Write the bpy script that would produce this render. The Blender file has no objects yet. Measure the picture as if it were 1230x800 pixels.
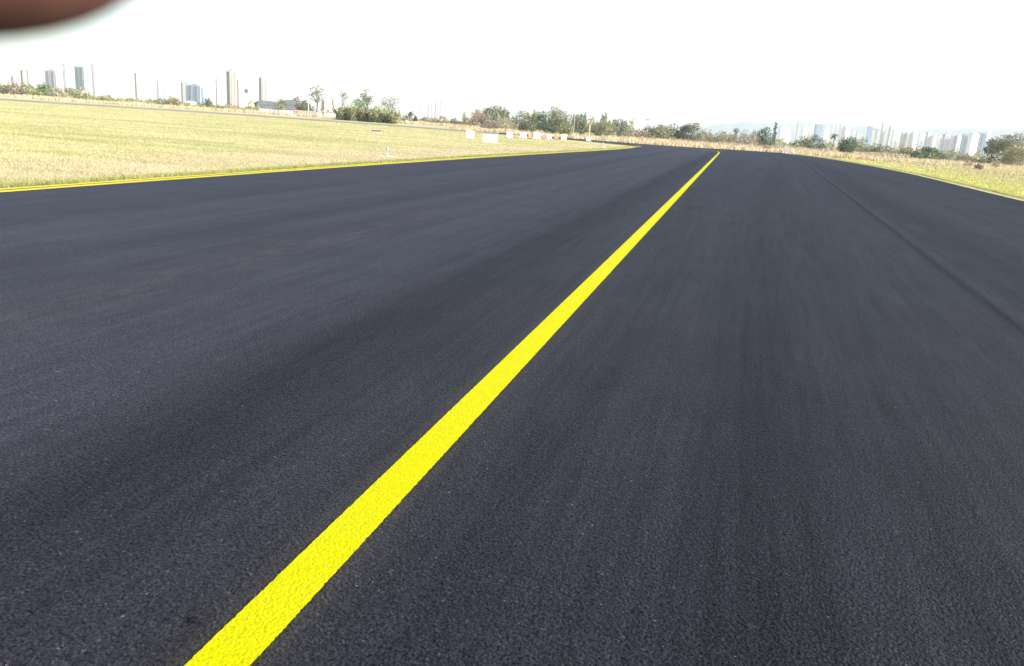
import bpy, math, random
import numpy as np
from mathutils import Matrix, Vector

# ------------------------------------------------------------------ camera, world, sun, exposure
S = bpy.context.scene
COL = S.collection
F, HC = 950.0, 1.6                      # focal length in pixels of a 1230 px wide frame, eye height
ROLL = math.atan(0.068)
PITCH = math.atan((400 - 149.82) * math.cos(ROLL) / F)
YAW = math.radians(14.4796)

def yawed(x, y, z):
    c, s = math.cos(YAW), math.sin(YAW)
    return Vector((c * x - s * y, s * x + c * y, z))

def ray(u, v):
    x, y = (u - 615) / F, -(v - 400) / F
    c, s = math.cos(ROLL), math.sin(ROLL)
    X, Y = x * c - y * s, x * s + y * c
    return yawed(X, math.cos(PITCH) + Y * math.sin(PITCH), -math.sin(PITCH) + Y * math.cos(PITCH))

cam = bpy.data.cameras.new('camera')
cam.sensor_width = 36.0
cam.lens = 36.0 * F / 1230
cam.clip_start, cam.clip_end = 0.004, 40000
cam.dof.use_dof = True
cam.dof.focus_distance = 14.0
cam.dof.aperture_fstop = 24.0
camo = bpy.data.objects.new('camera', cam)
COL.objects.link(camo)
c_, s_ = math.cos(ROLL), math.sin(ROLL)
CX = yawed(c_, s_ * math.sin(PITCH), s_ * math.cos(PITCH))
CY = yawed(-s_, c_ * math.sin(PITCH), c_ * math.cos(PITCH))
CZ = -yawed(0, math.cos(PITCH), -math.sin(PITCH))
camo.matrix_world = Matrix(((CX[0], CY[0], CZ[0], 0), (CX[1], CY[1], CZ[1], 0), (CX[2], CY[2], CZ[2], HC), (0, 0, 0, 1)))
S.camera = camo

SUN_AZ, SUN_EL = 92.0, 23.0             # clockwise from +Y (the taxiway's direction)
world = bpy.data.worlds.new('World')
S.world = world
world.use_nodes = True
wn = world.node_tree
sky = wn.nodes.new('ShaderNodeTexSky')
sky.sky_type = 'NISHITA'
sky.sun_disc = False
sky.sun_elevation = math.radians(SUN_EL)
sky.sun_rotation = math.radians(SUN_AZ)
sky.air_density = 1.0
sky.dust_density = 2.5
sky.ozone_density = 1.0
wn.links.new(sky.outputs[0], wn.nodes['Background'].inputs[0])
wn.nodes['Background'].inputs[1].default_value = 0.12

sun = bpy.data.lights.new('sun', 'SUN')
sun.energy = 3.6
sun.angle = math.radians(0.53)
sun.color = (1.0, 0.93, 0.82)
suno = bpy.data.objects.new('sun', sun)
COL.objects.link(suno)
az, el = math.radians(SUN_AZ), math.radians(SUN_EL)
sd = Vector((math.sin(az) * math.cos(el), math.cos(az) * math.cos(el), math.sin(el)))
suno.rotation_euler = sd.to_track_quat('Z', 'Y').to_euler()

S.view_settings.view_transform = 'Standard'
S.view_settings.look = 'None'
S.view_settings.exposure = 1.75
S.view_settings.gamma = 1.0
S.view_settings.use_curve_mapping = False
S.render.engine = 'CYCLES'
S.cycles.max_bounces = 5
S.cycles.transparent_max_bounces = 8
S.cycles.volume_bounces = 1
S.cycles.use_denoising = True

# ------------------------------------------------------------------ helpers
rnd = random.Random(11)
R = np.random.default_rng(5)

def ground(u, v, z=0.0):
    d = ray(u, v)
    t = (z - HC) / d.z
    return (d.x * t, d.y * t)

def at(u, v, dist):
    """world point on the ray of pixel (u, v) at a horizontal distance of dist metres"""
    d = ray(u, v)
    k = dist / math.hypot(d.x, d.y)
    return Vector((d.x * k, d.y * k, HC + d.z * k))

def horizon(u):
    return 108 + 0.068 * u

def tag(o, label=None, cat=None, group=None, kind=None):
    if label: o['label'] = label
    if cat: o['category'] = cat
    if group: o['group'] = group
    if kind: o['kind'] = kind
    return o

def empty(name, loc, rz=0.0):
    o = bpy.data.objects.new(name, None)
    o.location = loc
    o.rotation_euler = (0, 0, rz)
    COL.objects.link(o)
    return o

def link_mesh(name, verts, faces, mat, parent=None, smooth=False):
    me = bpy.data.meshes.new(name)
    me.from_pydata([tuple(v) for v in verts], [], faces)
    if smooth:
        for p in me.polygons: p.use_smooth = True
    me.materials.append(mat)
    o = bpy.data.objects.new(name, me)
    if parent: o.parent = parent
    COL.objects.link(o)
    return o

def np_mesh(name, V, k, mat, parent=None):
    """V: (n*k, 3) array, n polygons of k corners each"""
    n = len(V) // k
    me = bpy.data.meshes.new(name)
    me.vertices.add(n * k)
    me.vertices.foreach_set('co', np.ascontiguousarray(V, dtype=np.float32).ravel())
    me.loops.add(n * k)
    me.loops.foreach_set('vertex_index', np.arange(n * k, dtype=np.int32))
    me.polygons.add(n)
    me.polygons.foreach_set('loop_start', np.arange(0, n * k, k, dtype=np.int32))
    me.polygons.foreach_set('loop_total', np.full(n, k, dtype=np.int32))
    me.update(calc_edges=True)
    me.materials.append(mat)
    o = bpy.data.objects.new(name, me)
    if parent: o.parent = parent
    COL.objects.link(o)
    return o

class MB:
    def __init__(self): self.v, self.f = [], []
    def box(self, x0, x1, y0, y1, z0, z1, bev=0.0, rz=0.0, piv=(0, 0)):
        b = len(self.v)
        if bev <= 0:
            pts = [(x, y, z) for z in (z0, z1) for x, y in ((x0, y0), (x1, y0), (x1, y1), (x0, y1))]
            fs = [(3, 2, 1, 0), (4, 5, 6, 7), (0, 1, 5, 4), (1, 2, 6, 5), (2, 3, 7, 6), (3, 0, 4, 7)]
        else:
            pts = []
            rings = ((z0, bev), (z0 + bev, 0), (z1 - bev, 0), (z1, bev))
            for z, i in rings:
                c = bev
                a0, a1, b0, b1 = x0 + i, x1 - i, y0 + i, y1 - i
                for x, y in ((a0 + c, b0), (a1 - c, b0), (a1, b0 + c), (a1, b1 - c), (a1 - c, b1), (a0 + c, b1), (a0, b1 - c), (a0, b0 + c)):
                    pts.append((x, y, z))
            fs = [tuple(range(7, -1, -1)), tuple(range(24, 32))]
            for r in range(3):
                for i in range(8):
                    j = (i + 1) % 8
                    fs.append((r * 8 + i, r * 8 + j, r * 8 + 8 + j, r * 8 + 8 + i))
        if rz:
            c, s = math.cos(rz), math.sin(rz)
            pts = [(piv[0] + c * (p[0] - piv[0]) - s * (p[1] - piv[1]), piv[1] + s * (p[0] - piv[0]) + c * (p[1] - piv[1]), p[2]) for p in pts]
        self.v += pts
        self.f += [tuple(b + i for i in f) for f in fs]
        return self
    def tube(self, pts, rad, n=8):
        pts = [Vector(p) for p in pts]
        if not hasattr(rad, '__len__'): rad = [rad] * len(pts)
        b = len(self.v)
        for i, p in enumerate(pts):
            d = (pts[min(i + 1, len(pts) - 1)] - pts[max(i - 1, 0)]).normalized()
            a = d.cross(Vector((0, 0, 1)) if abs(d.z) < 0.9 else Vector((1, 0, 0))).normalized()
            c = d.cross(a)
            for k in range(n):
                t = 2 * math.pi * k / n
                self.v.append(tuple(p + (a * math.cos(t) + c * math.sin(t)) * rad[i]))
        for i in range(len(pts) - 1):
            for k in range(n):
                k2 = (k + 1) % n
                self.f.append((b + i * n + k, b + i * n + k2, b + (i + 1) * n + k2, b + (i + 1) * n + k))
        self.f.append(tuple(b + k for k in range(n)))
        e = b + (len(pts) - 1) * n
        self.f.append(tuple(e + k for k in range(n - 1, -1, -1)))
        return self
    def poly(self, outline, y0, y1):
        """outline in x,z extruded from y0 to y1"""
        b, n = len(self.v), len(outline)
        for y in (y0, y1): self.v += [(x, y, z) for x, z in outline]
        self.f.append(tuple(b + i for i in range(n)))
        self.f.append(tuple(b + n + i for i in range(n - 1, -1, -1)))
        for i in range(n):
            j = (i + 1) % n
            self.f.append((b + i, b + n + i, b + n + j, b + j))
        return self
    def build(self, name, mat, parent=None, smooth=False):
        return link_mesh(name, self.v, self.f, mat, parent, smooth)

# ------------------------------------------------------------------ materials
def mat_new(name):
    m = bpy.data.materials.new(name)
    m.use_nodes = True
    nt = m.node_tree
    return m, nt, nt.nodes['Principled BSDF']

def N(nt, t, **kw):
    n = nt.nodes.new(t)
    for k, v in kw.items():
        if k.startswith('i_'):
            key = k[2:]
            n.inputs[int(key) if key.isdigit() else key.replace('_', ' ')].default_value = v
        else:
            setattr(n, k, v)
    return n

def L(nt, a, b): nt.links.new(a, b)

def math_n(nt, op, a, b=None, c=None):
    n = nt.nodes.new('ShaderNodeMath'); n.operation = op
    for i, x in enumerate((a, b, c)):
        if x is None: continue
        if isinstance(x, (int, float)): n.inputs[i].default_value = x
        else: nt.links.new(x, n.inputs[i])
    return n.outputs[0]

def ramp(nt, fac, stops, interp='LINEAR'):
    n = nt.nodes.new('ShaderNodeValToRGB')
    n.color_ramp.interpolation = interp
    e = n.color_ramp.elements
    while len(e) < len(stops): e.new(0.5)
    for i, (p, c) in enumerate(stops):
        e[i].position = p
        e[i].color = (c, c, c, 1) if isinstance(c, (int, float)) else (*c, 1)
    nt.links.new(fac, n.inputs[0])
    return n.outputs[0]

def mix(nt, fac, a, b, blend='MIX'):
    n = nt.nodes.new('ShaderNodeMix'); n.data_type = 'RGBA'; n.blend_type = blend
    for i, x in ((0, fac), (6, a), (7, b)):
        if isinstance(x, (int, float)): n.inputs[i].default_value = x
        elif isinstance(x, tuple): n.inputs[i].default_value = (*x, 1)
        else: nt.links.new(x, n.inputs[i])
    return n.outputs[2]

def noise(nt, vec, scale, detail=3, rough=0.55, out=0):
    n = nt.nodes.new('ShaderNodeTexNoise')
    n.inputs['Scale'].default_value = scale
    n.inputs['Detail'].default_value = detail
    n.inputs['Roughness'].default_value = rough
    if vec is not None: nt.links.new(vec, n.inputs['Vector'])
    return n.outputs[out]

def world_xyz(nt):
    g = nt.nodes.new('ShaderNodeNewGeometry')
    s = nt.nodes.new('ShaderNodeSeparateXYZ')
    nt.links.new(g.outputs['Position'], s.inputs[0])
    return g.outputs['Position'], s.outputs

def combine(nt, x, y, z=0.0):
    n = nt.nodes.new('ShaderNodeCombineXYZ')
    for i, v in enumerate((x, y, z)):
        if isinstance(v, (int, float)): n.inputs[i].default_value = v
        else: nt.links.new(v, n.inputs[i])
    return n.outputs[0]

def lane(nt):
    """u = distance across the taxiway; on the right half the paving lanes fan out slightly"""
    pos, (X, Y, Z) = world_xyz(nt)
    yy = math_n(nt, 'MINIMUM', Y, 75.0)
    w = math_n(nt, 'MULTIPLY_ADD', X, 0.25, 0.35)
    w = math_n(nt, 'MINIMUM', math_n(nt, 'MAXIMUM', w, 0.0), 1.0)
    u = math_n(nt, 'SUBTRACT', X, math_n(nt, 'MULTIPLY', math_n(nt, 'MULTIPLY', yy, 0.048), w))
    return pos, X, Y, u

def grain_bump(nt, pos, strength, dist):
    fine = noise(nt, pos, 95, 3, 0.6)
    vor = nt.nodes.new('ShaderNodeTexVoronoi')
    vor.inputs['Scale'].default_value = 75
    nt.links.new(pos, vor.inputs['Vector'])
    h = math_n(nt, 'ADD', math_n(nt, 'MULTIPLY', fine, 1.1), math_n(nt, 'MULTIPLY', vor.outputs['Distance'], -0.5))
    coarse = noise(nt, pos, 22, 2, 0.5)
    h = math_n(nt, 'ADD', h, math_n(nt, 'MULTIPLY', coarse, 0.35))
    b = nt.nodes.new('ShaderNodeBump')
    b.inputs['Strength'].default_value = strength
    b.inputs['Distance'].default_value = dist
    nt.links.new(h, b.inputs['Height'])
    return b, h, vor

def asphalt_mat():
    m, nt, bs = mat_new('asphalt')
    pos, X, Y, u = lane(nt)
    bump, h, vor = grain_bump(nt, pos, 1.0, 0.011)
    # stones of slightly different greys
    agg = N(nt, 'ShaderNodeTexVoronoi', i_Scale=110.0); L(nt, pos, agg.inputs['Vector'])
    sep = N(nt, 'ShaderNodeSeparateColor'); L(nt, agg.outputs['Color'], sep.inputs[0])
    stone = ramp(nt, sep.outputs[0], [(0.0, (0.0048, 0.0045, 0.0078)), (0.6, (0.0128, 0.0121, 0.0178)), (0.985, (0.0205, 0.0195, 0.027)), (0.998, (0.04, 0.037, 0.034)), (1.0, (0.07, 0.065, 0.06))])
    # lengthwise paving bands; sunlit brighter left and dimmer right are put into them too
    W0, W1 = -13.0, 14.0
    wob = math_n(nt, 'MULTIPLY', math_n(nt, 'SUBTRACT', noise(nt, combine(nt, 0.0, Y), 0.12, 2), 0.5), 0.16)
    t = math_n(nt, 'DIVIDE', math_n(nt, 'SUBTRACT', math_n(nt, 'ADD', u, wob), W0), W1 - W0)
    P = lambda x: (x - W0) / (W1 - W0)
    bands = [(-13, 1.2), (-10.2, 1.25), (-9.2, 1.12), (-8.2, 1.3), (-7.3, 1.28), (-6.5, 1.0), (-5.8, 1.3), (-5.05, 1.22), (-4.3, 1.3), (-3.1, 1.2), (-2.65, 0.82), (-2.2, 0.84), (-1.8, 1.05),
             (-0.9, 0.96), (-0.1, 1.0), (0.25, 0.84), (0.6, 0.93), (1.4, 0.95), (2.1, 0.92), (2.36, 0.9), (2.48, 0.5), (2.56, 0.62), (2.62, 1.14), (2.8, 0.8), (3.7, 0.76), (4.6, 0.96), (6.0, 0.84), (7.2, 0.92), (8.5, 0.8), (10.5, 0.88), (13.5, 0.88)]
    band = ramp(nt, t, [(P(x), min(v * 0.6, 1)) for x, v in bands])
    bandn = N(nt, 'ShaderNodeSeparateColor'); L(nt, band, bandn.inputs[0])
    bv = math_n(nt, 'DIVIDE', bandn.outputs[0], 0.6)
    streak = noise(nt, combine(nt, math_n(nt, 'MULTIPLY', u, 2.2), math_n(nt, 'MULTIPLY', Y, 0.045)), 1.0, 4, 0.6)
    streak = math_n(nt, 'MULTIPLY_ADD', streak, 0.8, 0.60)
    fine_st = noise(nt, combine(nt, math_n(nt, 'MULTIPLY', u, 16.0), math_n(nt, 'MULTIPLY', Y, 0.5)), 1.0, 3, 0.6)
    fine_st = math_n(nt, 'MULTIPLY_ADD', fine_st, 0.75, 0.62)
    mott = math_n(nt, 'MULTIPLY_ADD', noise(nt, pos, 0.9, 4, 0.6), 0.45, 0.78)
    mott2 = math_n(nt, 'MULTIPLY_ADD', noise(nt, pos, 9.0, 3, 0.6), 0.4, 0.8)
    # noise-darkened pits: shade in the grain's cavities put into the colour
    cavn = N(nt, 'ShaderNodeSeparateColor'); L(nt, ramp(nt, noise(nt, pos, 70, 3, 0.65), [(0.36, 0.35), (0.47, 0.85), (0.62, 1.0)]), cavn.inputs[0])
    cav = cavn.outputs[0]
    mott = math_n(nt, 'MULTIPLY', mott, math_n(nt, 'MULTIPLY', cav, 1.12))
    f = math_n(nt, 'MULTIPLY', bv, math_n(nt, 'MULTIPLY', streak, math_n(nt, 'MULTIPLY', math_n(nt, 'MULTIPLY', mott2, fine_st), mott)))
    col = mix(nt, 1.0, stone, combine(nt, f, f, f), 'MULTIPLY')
    # brown dust along the joint left of the centre line and yellow overspray beside the paint
    d1 = math_n(nt, 'ABSOLUTE', math_n(nt, 'ADD', math_n(nt, 'ADD', u, wob), 4.95))
    dust = ramp(nt, math_n(nt, 'DIVIDE', d1, 0.5), [(0.0, 1.0), (1.0, 0.0)])
    patch = ramp(nt, noise(nt, combine(nt, math_n(nt, 'MULTIPLY', u, 6.0), math_n(nt, 'MULTIPLY', Y, 1.2)), 1.6, 4, 0.65), [(0.45, 0.0), (0.75, 0.8)])
    dustm = mix(nt, 1.0, dust, patch, 'MULTIPLY')
    col = mix(nt, dustm, col, (0.040, 0.034, 0.031))
    cx = math_n(nt, 'MULTIPLY_ADD', Y, 0.0055, 1.265)
    d2 = math_n(nt, 'ABSOLUTE', math_n(nt, 'ADD', X, cx))
    spray = ramp(nt, math_n(nt, 'DIVIDE', d2, 0.4), [(0.22, 0.14), (0.42, 0.03), (1.0, 0.0)])
    col = mix(nt, spray, col, (0.10, 0.09, 0.03))
    L(nt, col, bs.inputs['Base Color'])
    L(nt, bump.outputs[0], bs.inputs['Normal'])
    rough = math_n(nt, 'MULTIPLY_ADD', noise(nt, pos, 60, 2), 0.35, 0.52)
    L(nt, rough, bs.inputs['Roughness'])
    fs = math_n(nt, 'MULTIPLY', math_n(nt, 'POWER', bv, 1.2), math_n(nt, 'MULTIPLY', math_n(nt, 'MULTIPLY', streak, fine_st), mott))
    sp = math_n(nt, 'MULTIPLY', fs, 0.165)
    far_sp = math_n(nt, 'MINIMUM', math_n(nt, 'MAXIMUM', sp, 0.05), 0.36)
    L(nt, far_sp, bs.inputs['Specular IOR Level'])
    bs.inputs['Specular Tint'].default_value = (0.80, 0.84, 1.0, 1)
    bs.inputs['Diffuse Roughness'].default_value = 1.0
    return m

def old_asphalt_mat():
    m, nt, bs = mat_new('old_asphalt')
    pos, (X, Y, Z) = world_xyz(nt)
    n = noise(nt, pos, 0.12, 4, 0.6)
    L(nt, ramp(nt, n, [(0.3, (0.11, 0.10, 0.09)), (0.7, (0.20, 0.185, 0.16))]), bs.inputs['Base Color'])
    bs.inputs['Roughness'].default_value = 0.85
    return m

def paint_mat(name, colour, worn, pits=0.5):
    m, nt, bs = mat_new(name)
    pos, (X, Y, Z) = world_xyz(nt)
    bump, h, vor = grain_bump(nt, pos, 0.6, 0.005)
    pit = ramp(nt, noise(nt, pos, 150, 3, 0.7), [(0.32, 1.0), (0.40, 0.0)])
    pit2 = ramp(nt, noise(nt, pos, 45, 4, 0.75), [(0.30, 0.9), (0.37, 0.0)])
    tone = ramp(nt, noise(nt, pos, 30, 3, 0.6), [(0.3, tuple(c * 0.88 for c in colour)), (0.7, colour)])
    w = ramp(nt, noise(nt, pos, 1.6, 4, 0.7), [(0.40, 0.0), (0.75, worn)])
    col = mix(nt, w, tone, (0.30, 0.28, 0.16))
    col = mix(nt, mix(nt, 1.0, pit, (pits, pits, pits), 'MULTIPLY'), col, (0.10, 0.085, 0.02))
    col = mix(nt, mix(nt, 1.0, pit2, (pits, pits, pits), 'MULTIPLY'), col, (0.12, 0.10, 0.02))
    L(nt, col, bs.inputs['Base Color'])
    L(nt, bump.outputs[0], bs.inputs['Normal'])
    bs.inputs['Roughness'].default_value = 0.6
    bs.inputs['Specular IOR Level'].default_value = 0.02
    return m

def grass_colour(nt, pos, X, Y):
    """straw and yellow-green patches, mowing stripes with painted rut shadows, pinkish dry band and a greener fringe beside the paving"""
    st = noise(nt, combine(nt, math_n(nt, 'MULTIPLY', X, 0.05), math_n(nt, 'MULTIPLY', Y, 0.16)), 1.0, 5, 0.65)
    base = ramp(nt, st, [(0.28, (0.296, 0.304, 0.126)), (0.45, (0.374, 0.359, 0.176)), (0.55, (0.437, 0.398, 0.227)), (0.68, (0.351, 0.347, 0.160)), (0.8, (0.421, 0.374, 0.235))])
    blot = noise(nt, pos, 0.35, 5, 0.7)
    base = mix(nt, ramp(nt, blot, [(0.55, 0.0), (0.72, 0.7)]), base, (0.265, 0.273, 0.109))
    mow_rut_shade = noise(nt, combine(nt, math_n(nt, 'MULTIPLY', X, 0.06), math_n(nt, 'MULTIPLY', Y, 0.55), 3.0), 1.0, 4, 0.6)  # lawn streaks; the dark ones paint in shadows of slight ruts
    base = mix(nt, 1.0, base, ramp(nt, mow_rut_shade, [(0.32, (0.62, 0.69, 0.50)), (0.42, (0.88, 0.90, 0.82)), (0.55, (0.97, 0.96, 0.95))]), 'MULTIPLY')
    pinkf = math_n(nt, 'ADD', X, 14.6)
    near = ramp(nt, math_n(nt, 'DIVIDE', math_n(nt, 'ABSOLUTE', pinkf), 3.2), [(0.0, 0.6), (0.55, 0.42), (1.0, 0.0)])
    pn = ramp(nt, noise(nt, pos, 0.5, 4, 0.6), [(0.3, 0.3), (0.6, 1.0)])
    base = mix(nt, mix(nt, 1.0, near, pn, 'MULTIPLY'), base, (0.437, 0.343, 0.252))
    fr = ramp(nt, math_n(nt, 'DIVIDE', math_n(nt, 'ABSOLUTE', math_n(nt, 'ADD', X, 12.1)), 1.0), [(0.25, 0.8), (1.0, 0.0)])
    base = mix(nt, fr, base, (0.281, 0.289, 0.118))
    rg = ramp(nt, math_n(nt, 'DIVIDE', math_n(nt, 'SUBTRACT', X, 12.0), 10.0), [(0.0, 0.85), (0.45, 0.6), (1.0, 0.0)])
    rgm = math_n(nt, 'MULTIPLY', rg, math_n(nt, 'GREATER_THAN', X, 5.0))
    base = mix(nt, rgm, base, (0.42, 0.41, 0.14))
    # rough tan growth beyond the far edge and to the right
    far = math_n(nt, 'MAXIMUM', math_n(nt, 'SUBTRACT', Y, 128.0), math_n(nt, 'SUBTRACT', X, 19.0))
    farm = ramp(nt, math_n(nt, 'DIVIDE', far, 16.0), [(0.0, 0.0), (1.0, 0.85)])
    rightm = ramp(nt, math_n(nt, 'DIVIDE', math_n(nt, 'ADD', X, 50.0), 45.0), [(0.0, 0.15), (1.0, 1.0)])
    tan = ramp(nt, noise(nt, pos, 0.11, 5, 0.65), [(0.35, (0.32, 0.27, 0.15)), (0.5, (0.44, 0.37, 0.22)), (0.7, (0.54, 0.45, 0.28))])
    return mix(nt, mix(nt, 1.0, farm, rightm, 'MULTIPLY'), base, tan)

def ground_mat():
    m, nt, bs = mat_new('dry_ground')
    pos, (X, Y, Z) = world_xyz(nt)
    base = grass_colour(nt, pos, X, Y)
    g = math_n(nt, 'MULTIPLY_ADD', noise(nt, pos, 7.0, 5, 0.75), 0.5, 0.74)
    base = mix(nt, 1.0, base, combine(nt, g, g, g), 'MULTIPLY')
    g2 = ramp(nt, noise(nt, combine(nt, math_n(nt, 'MULTIPLY', X, 0.10), math_n(nt, 'MULTIPLY', Y, 0.5)), 1.0, 4, 0.6), [(0.30, 0.8), (0.42, 1.0)])
    base = mix(nt, 1.0, base, g2, 'MULTIPLY')
    L(nt, base, bs.inputs['Base Color'])
    b = N(nt, 'ShaderNodeBump', i_Strength=0.6, i_Distance=0.05)
    L(nt, noise(nt, pos, 9.0, 5, 0.7), b.inputs['Height'])
    L(nt, b.outputs[0], bs.inputs['Normal'])
    bs.inputs['Roughness'].default_value = 1.0
    bs.inputs['Specular IOR Level'].default_value = 0.1
    return m

def blade_mat():
    m, nt, bs = mat_new('grass_blades')
    pos, (X, Y, Z) = world_xyz(nt)
    base = grass_colour(nt, pos, X, Y)
    g = math_n(nt, 'MULTIPLY_ADD', noise(nt, pos, 14.0, 2, 0.6), 0.45, 0.80)
    base = mix(nt, 1.0, base, combine(nt, g, g, g), 'MULTIPLY')
    L(nt, base, bs.inputs['Base Color'])
    bs.inputs['Roughness'].default_value = 0.8
    bs.inputs['Specular IOR Level'].default_value = 0.2
    tr = N(nt, 'ShaderNodeBsdfTranslucent'); L(nt, base, tr.inputs[0])
    ms = N(nt, 'ShaderNodeMixShader'); ms.inputs[0].default_value = 0.35
    L(nt, bs.outputs[0], ms.inputs[1]); L(nt, tr.outputs[0], ms.inputs[2])
    L(nt, ms.outputs[0], nt.nodes['Material Output'].inputs[0])
    return m

def leaf_mat(name, dark, light, scale=0.7):
    m, nt, bs = mat_new(name)
    pos, (X, Y, Z) = world_xyz(nt)
    oi = N(nt, 'ShaderNodeObjectInfo')
    n = noise(nt, pos, scale, 3, 0.7)
    col = ramp(nt, n, [(0.3, dark), (0.7, light)])
    hs = N(nt, 'ShaderNodeHueSaturation')
    L(nt, math_n(nt, 'MULTIPLY_ADD', oi.outputs['Random'], 0.05, 0.475), hs.inputs['Hue'])
    L(nt, math_n(nt, 'MULTIPLY_ADD', oi.outputs['Random'], 0.4, 0.8), hs.inputs['Value'])
    L(nt, col, hs.inputs['Color'])
    L(nt, hs.outputs[0], bs.inputs['Base Color'])
    bs.inputs['Roughness'].default_value = 0.6
    tr = N(nt, 'ShaderNodeBsdfTranslucent'); L(nt, hs.outputs[0], tr.inputs[0])
    ms = N(nt, 'ShaderNodeMixShader'); ms.inputs[0].default_value = 0.3
    L(nt, bs.outputs[0], ms.inputs[1]); L(nt, tr.outputs[0], ms.inputs[2])
    L(nt, ms.outputs[0], nt.nodes['Material Output'].inputs[0])
    return m

def plain(name, col, rough=0.7, var=0.12, scale=3.0, metal=0.0, spec=0.4):
    m, nt, bs = mat_new(name)
    tc = N(nt, 'ShaderNodeTexCoord')
    n = noise(nt, tc.outputs['Object'], scale, 4, 0.6)
    L(nt, ramp(nt, n, [(0.3, tuple(max(c * (1 - var), 0) for c in col)), (0.7, tuple(min(c * (1 + var), 1) for c in col))]), bs.inputs['Base Color'])
    bs.inputs['Roughness'].default_value = rough
    bs.inputs['Metallic'].default_value = metal
    bs.inputs['Specular IOR Level'].default_value = spec
    return m

def facade_mat(name, wall, glass, fx=3.2, wfrac=0.45, hfrac=0.45):
    m, nt, bs = mat_new(name)
    tc = N(nt, 'ShaderNodeTexCoord')
    s = N(nt, 'ShaderNodeSeparateXYZ'); L(nt, tc.outputs['Object'], s.inputs[0])
    h = math_n(nt, 'ADD', s.outputs[0], s.outputs[1])
    a = math_n(nt, 'LESS_THAN', math_n(nt, 'FRACT', math_n(nt, 'DIVIDE', h, fx)), wfrac)
    b = math_n(nt, 'LESS_THAN', math_n(nt, 'FRACT', math_n(nt, 'DIVIDE', s.outputs[2], 3.0)), hfrac)
    w = math_n(nt, 'MULTIPLY', a, b)
    n = noise(nt, tc.outputs['Object'], 0.12, 3, 0.6)
    wc = ramp(nt, n, [(0.3, tuple(c * 0.9 for c in wall)), (0.7, wall)])
    L(nt, mix(nt, w, wc, glass), bs.inputs['Base Color'])
    L(nt, math_n(nt, 'MULTIPLY_ADD', w, -0.45, 0.75), bs.inputs['Roughness'])
    return m

M = {
    'asphalt': asphalt_mat(), 'old': old_asphalt_mat(),
    'yellow': paint_mat('yellow_paint', (0.42, 0.408, 0.001), 0.03, 0.75),
    'edge_yellow': paint_mat('edge_yellow_paint', (0.52, 0.46, 0.02), 0.5, 0.3),
    'pale_yellow': paint_mat('pale_edge_paint', (0.52, 0.48, 0.22), 0.5, 0.4),
    'ground': ground_mat(), 'blade': blade_mat(),
    'bark': plain('bark', (0.13, 0.10, 0.075), 0.9, 0.3, 6), 'pale_bark': plain('pale_bark', (0.30, 0.26, 0.20), 0.9, 0.25, 6),
    'leaf': leaf_mat('leaf_green', (0.085, 0.115, 0.06), (0.19, 0.235, 0.125)),
    'dark': leaf_mat('leaf_dark', (0.055, 0.078, 0.055), (0.115, 0.145, 0.09)),
    'olive': leaf_mat('leaf_olive', (0.15, 0.155, 0.085), (0.3, 0.29, 0.165)),
    'lime': leaf_mat('leaf_lime', (0.15, 0.18, 0.08), (0.31, 0.33, 0.16)),
    'brown': leaf_mat('leaf_brown', (0.19, 0.155, 0.115), (0.35, 0.29, 0.21)),
    'pink': leaf_mat('leaf_pinkish', (0.2, 0.15, 0.13), (0.37, 0.29, 0.25)),
    'straw': leaf_mat('straw', (0.40, 0.33, 0.20), (0.64, 0.54, 0.34), 0.4),
    'grey': leaf_mat('leaf_grey', (0.14, 0.155, 0.12), (0.27, 0.285, 0.215)),
    'white': plain('white_paint', (0.80, 0.79, 0.76), 0.6, 0.06, 2), 'concrete': plain('concrete', (0.42, 0.40, 0.37), 0.9, 0.15, 5),
    'orange': plain('orange_plastic', (0.42, 0.23, 0.15), 0.6, 0.1, 3), 'whiteplastic': plain('white_plastic', (0.78, 0.76, 0.72), 0.5, 0.08, 3),
    'metal': plain('galvanised_metal', (0.42, 0.42, 0.42), 0.5, 0.1, 5, 0.6), 'darkmetal': plain('dark_metal', (0.06, 0.06, 0.07), 0.6, 0.2, 5),
    'slate': plain('dark_roofing', (0.07, 0.08, 0.10), 0.7, 0.2, 0.4), 'rust': plain('rusty_scrub', (0.22, 0.10, 0.07), 0.9, 0.3, 4),
    'palewood': plain('pale_yellow_wood', (0.62, 0.52, 0.25), 0.7, 0.12, 4), 'red': plain('faded_red', (0.50, 0.20, 0.15), 0.8, 0.2, 0.7),
    'glass': plain('lens_glass', (0.35, 0.38, 0.45), 0.15, 0.1, 3), 'stone': plain('loose_stone', (0.30, 0.28, 0.26), 0.8, 0.2, 40),
}
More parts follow.
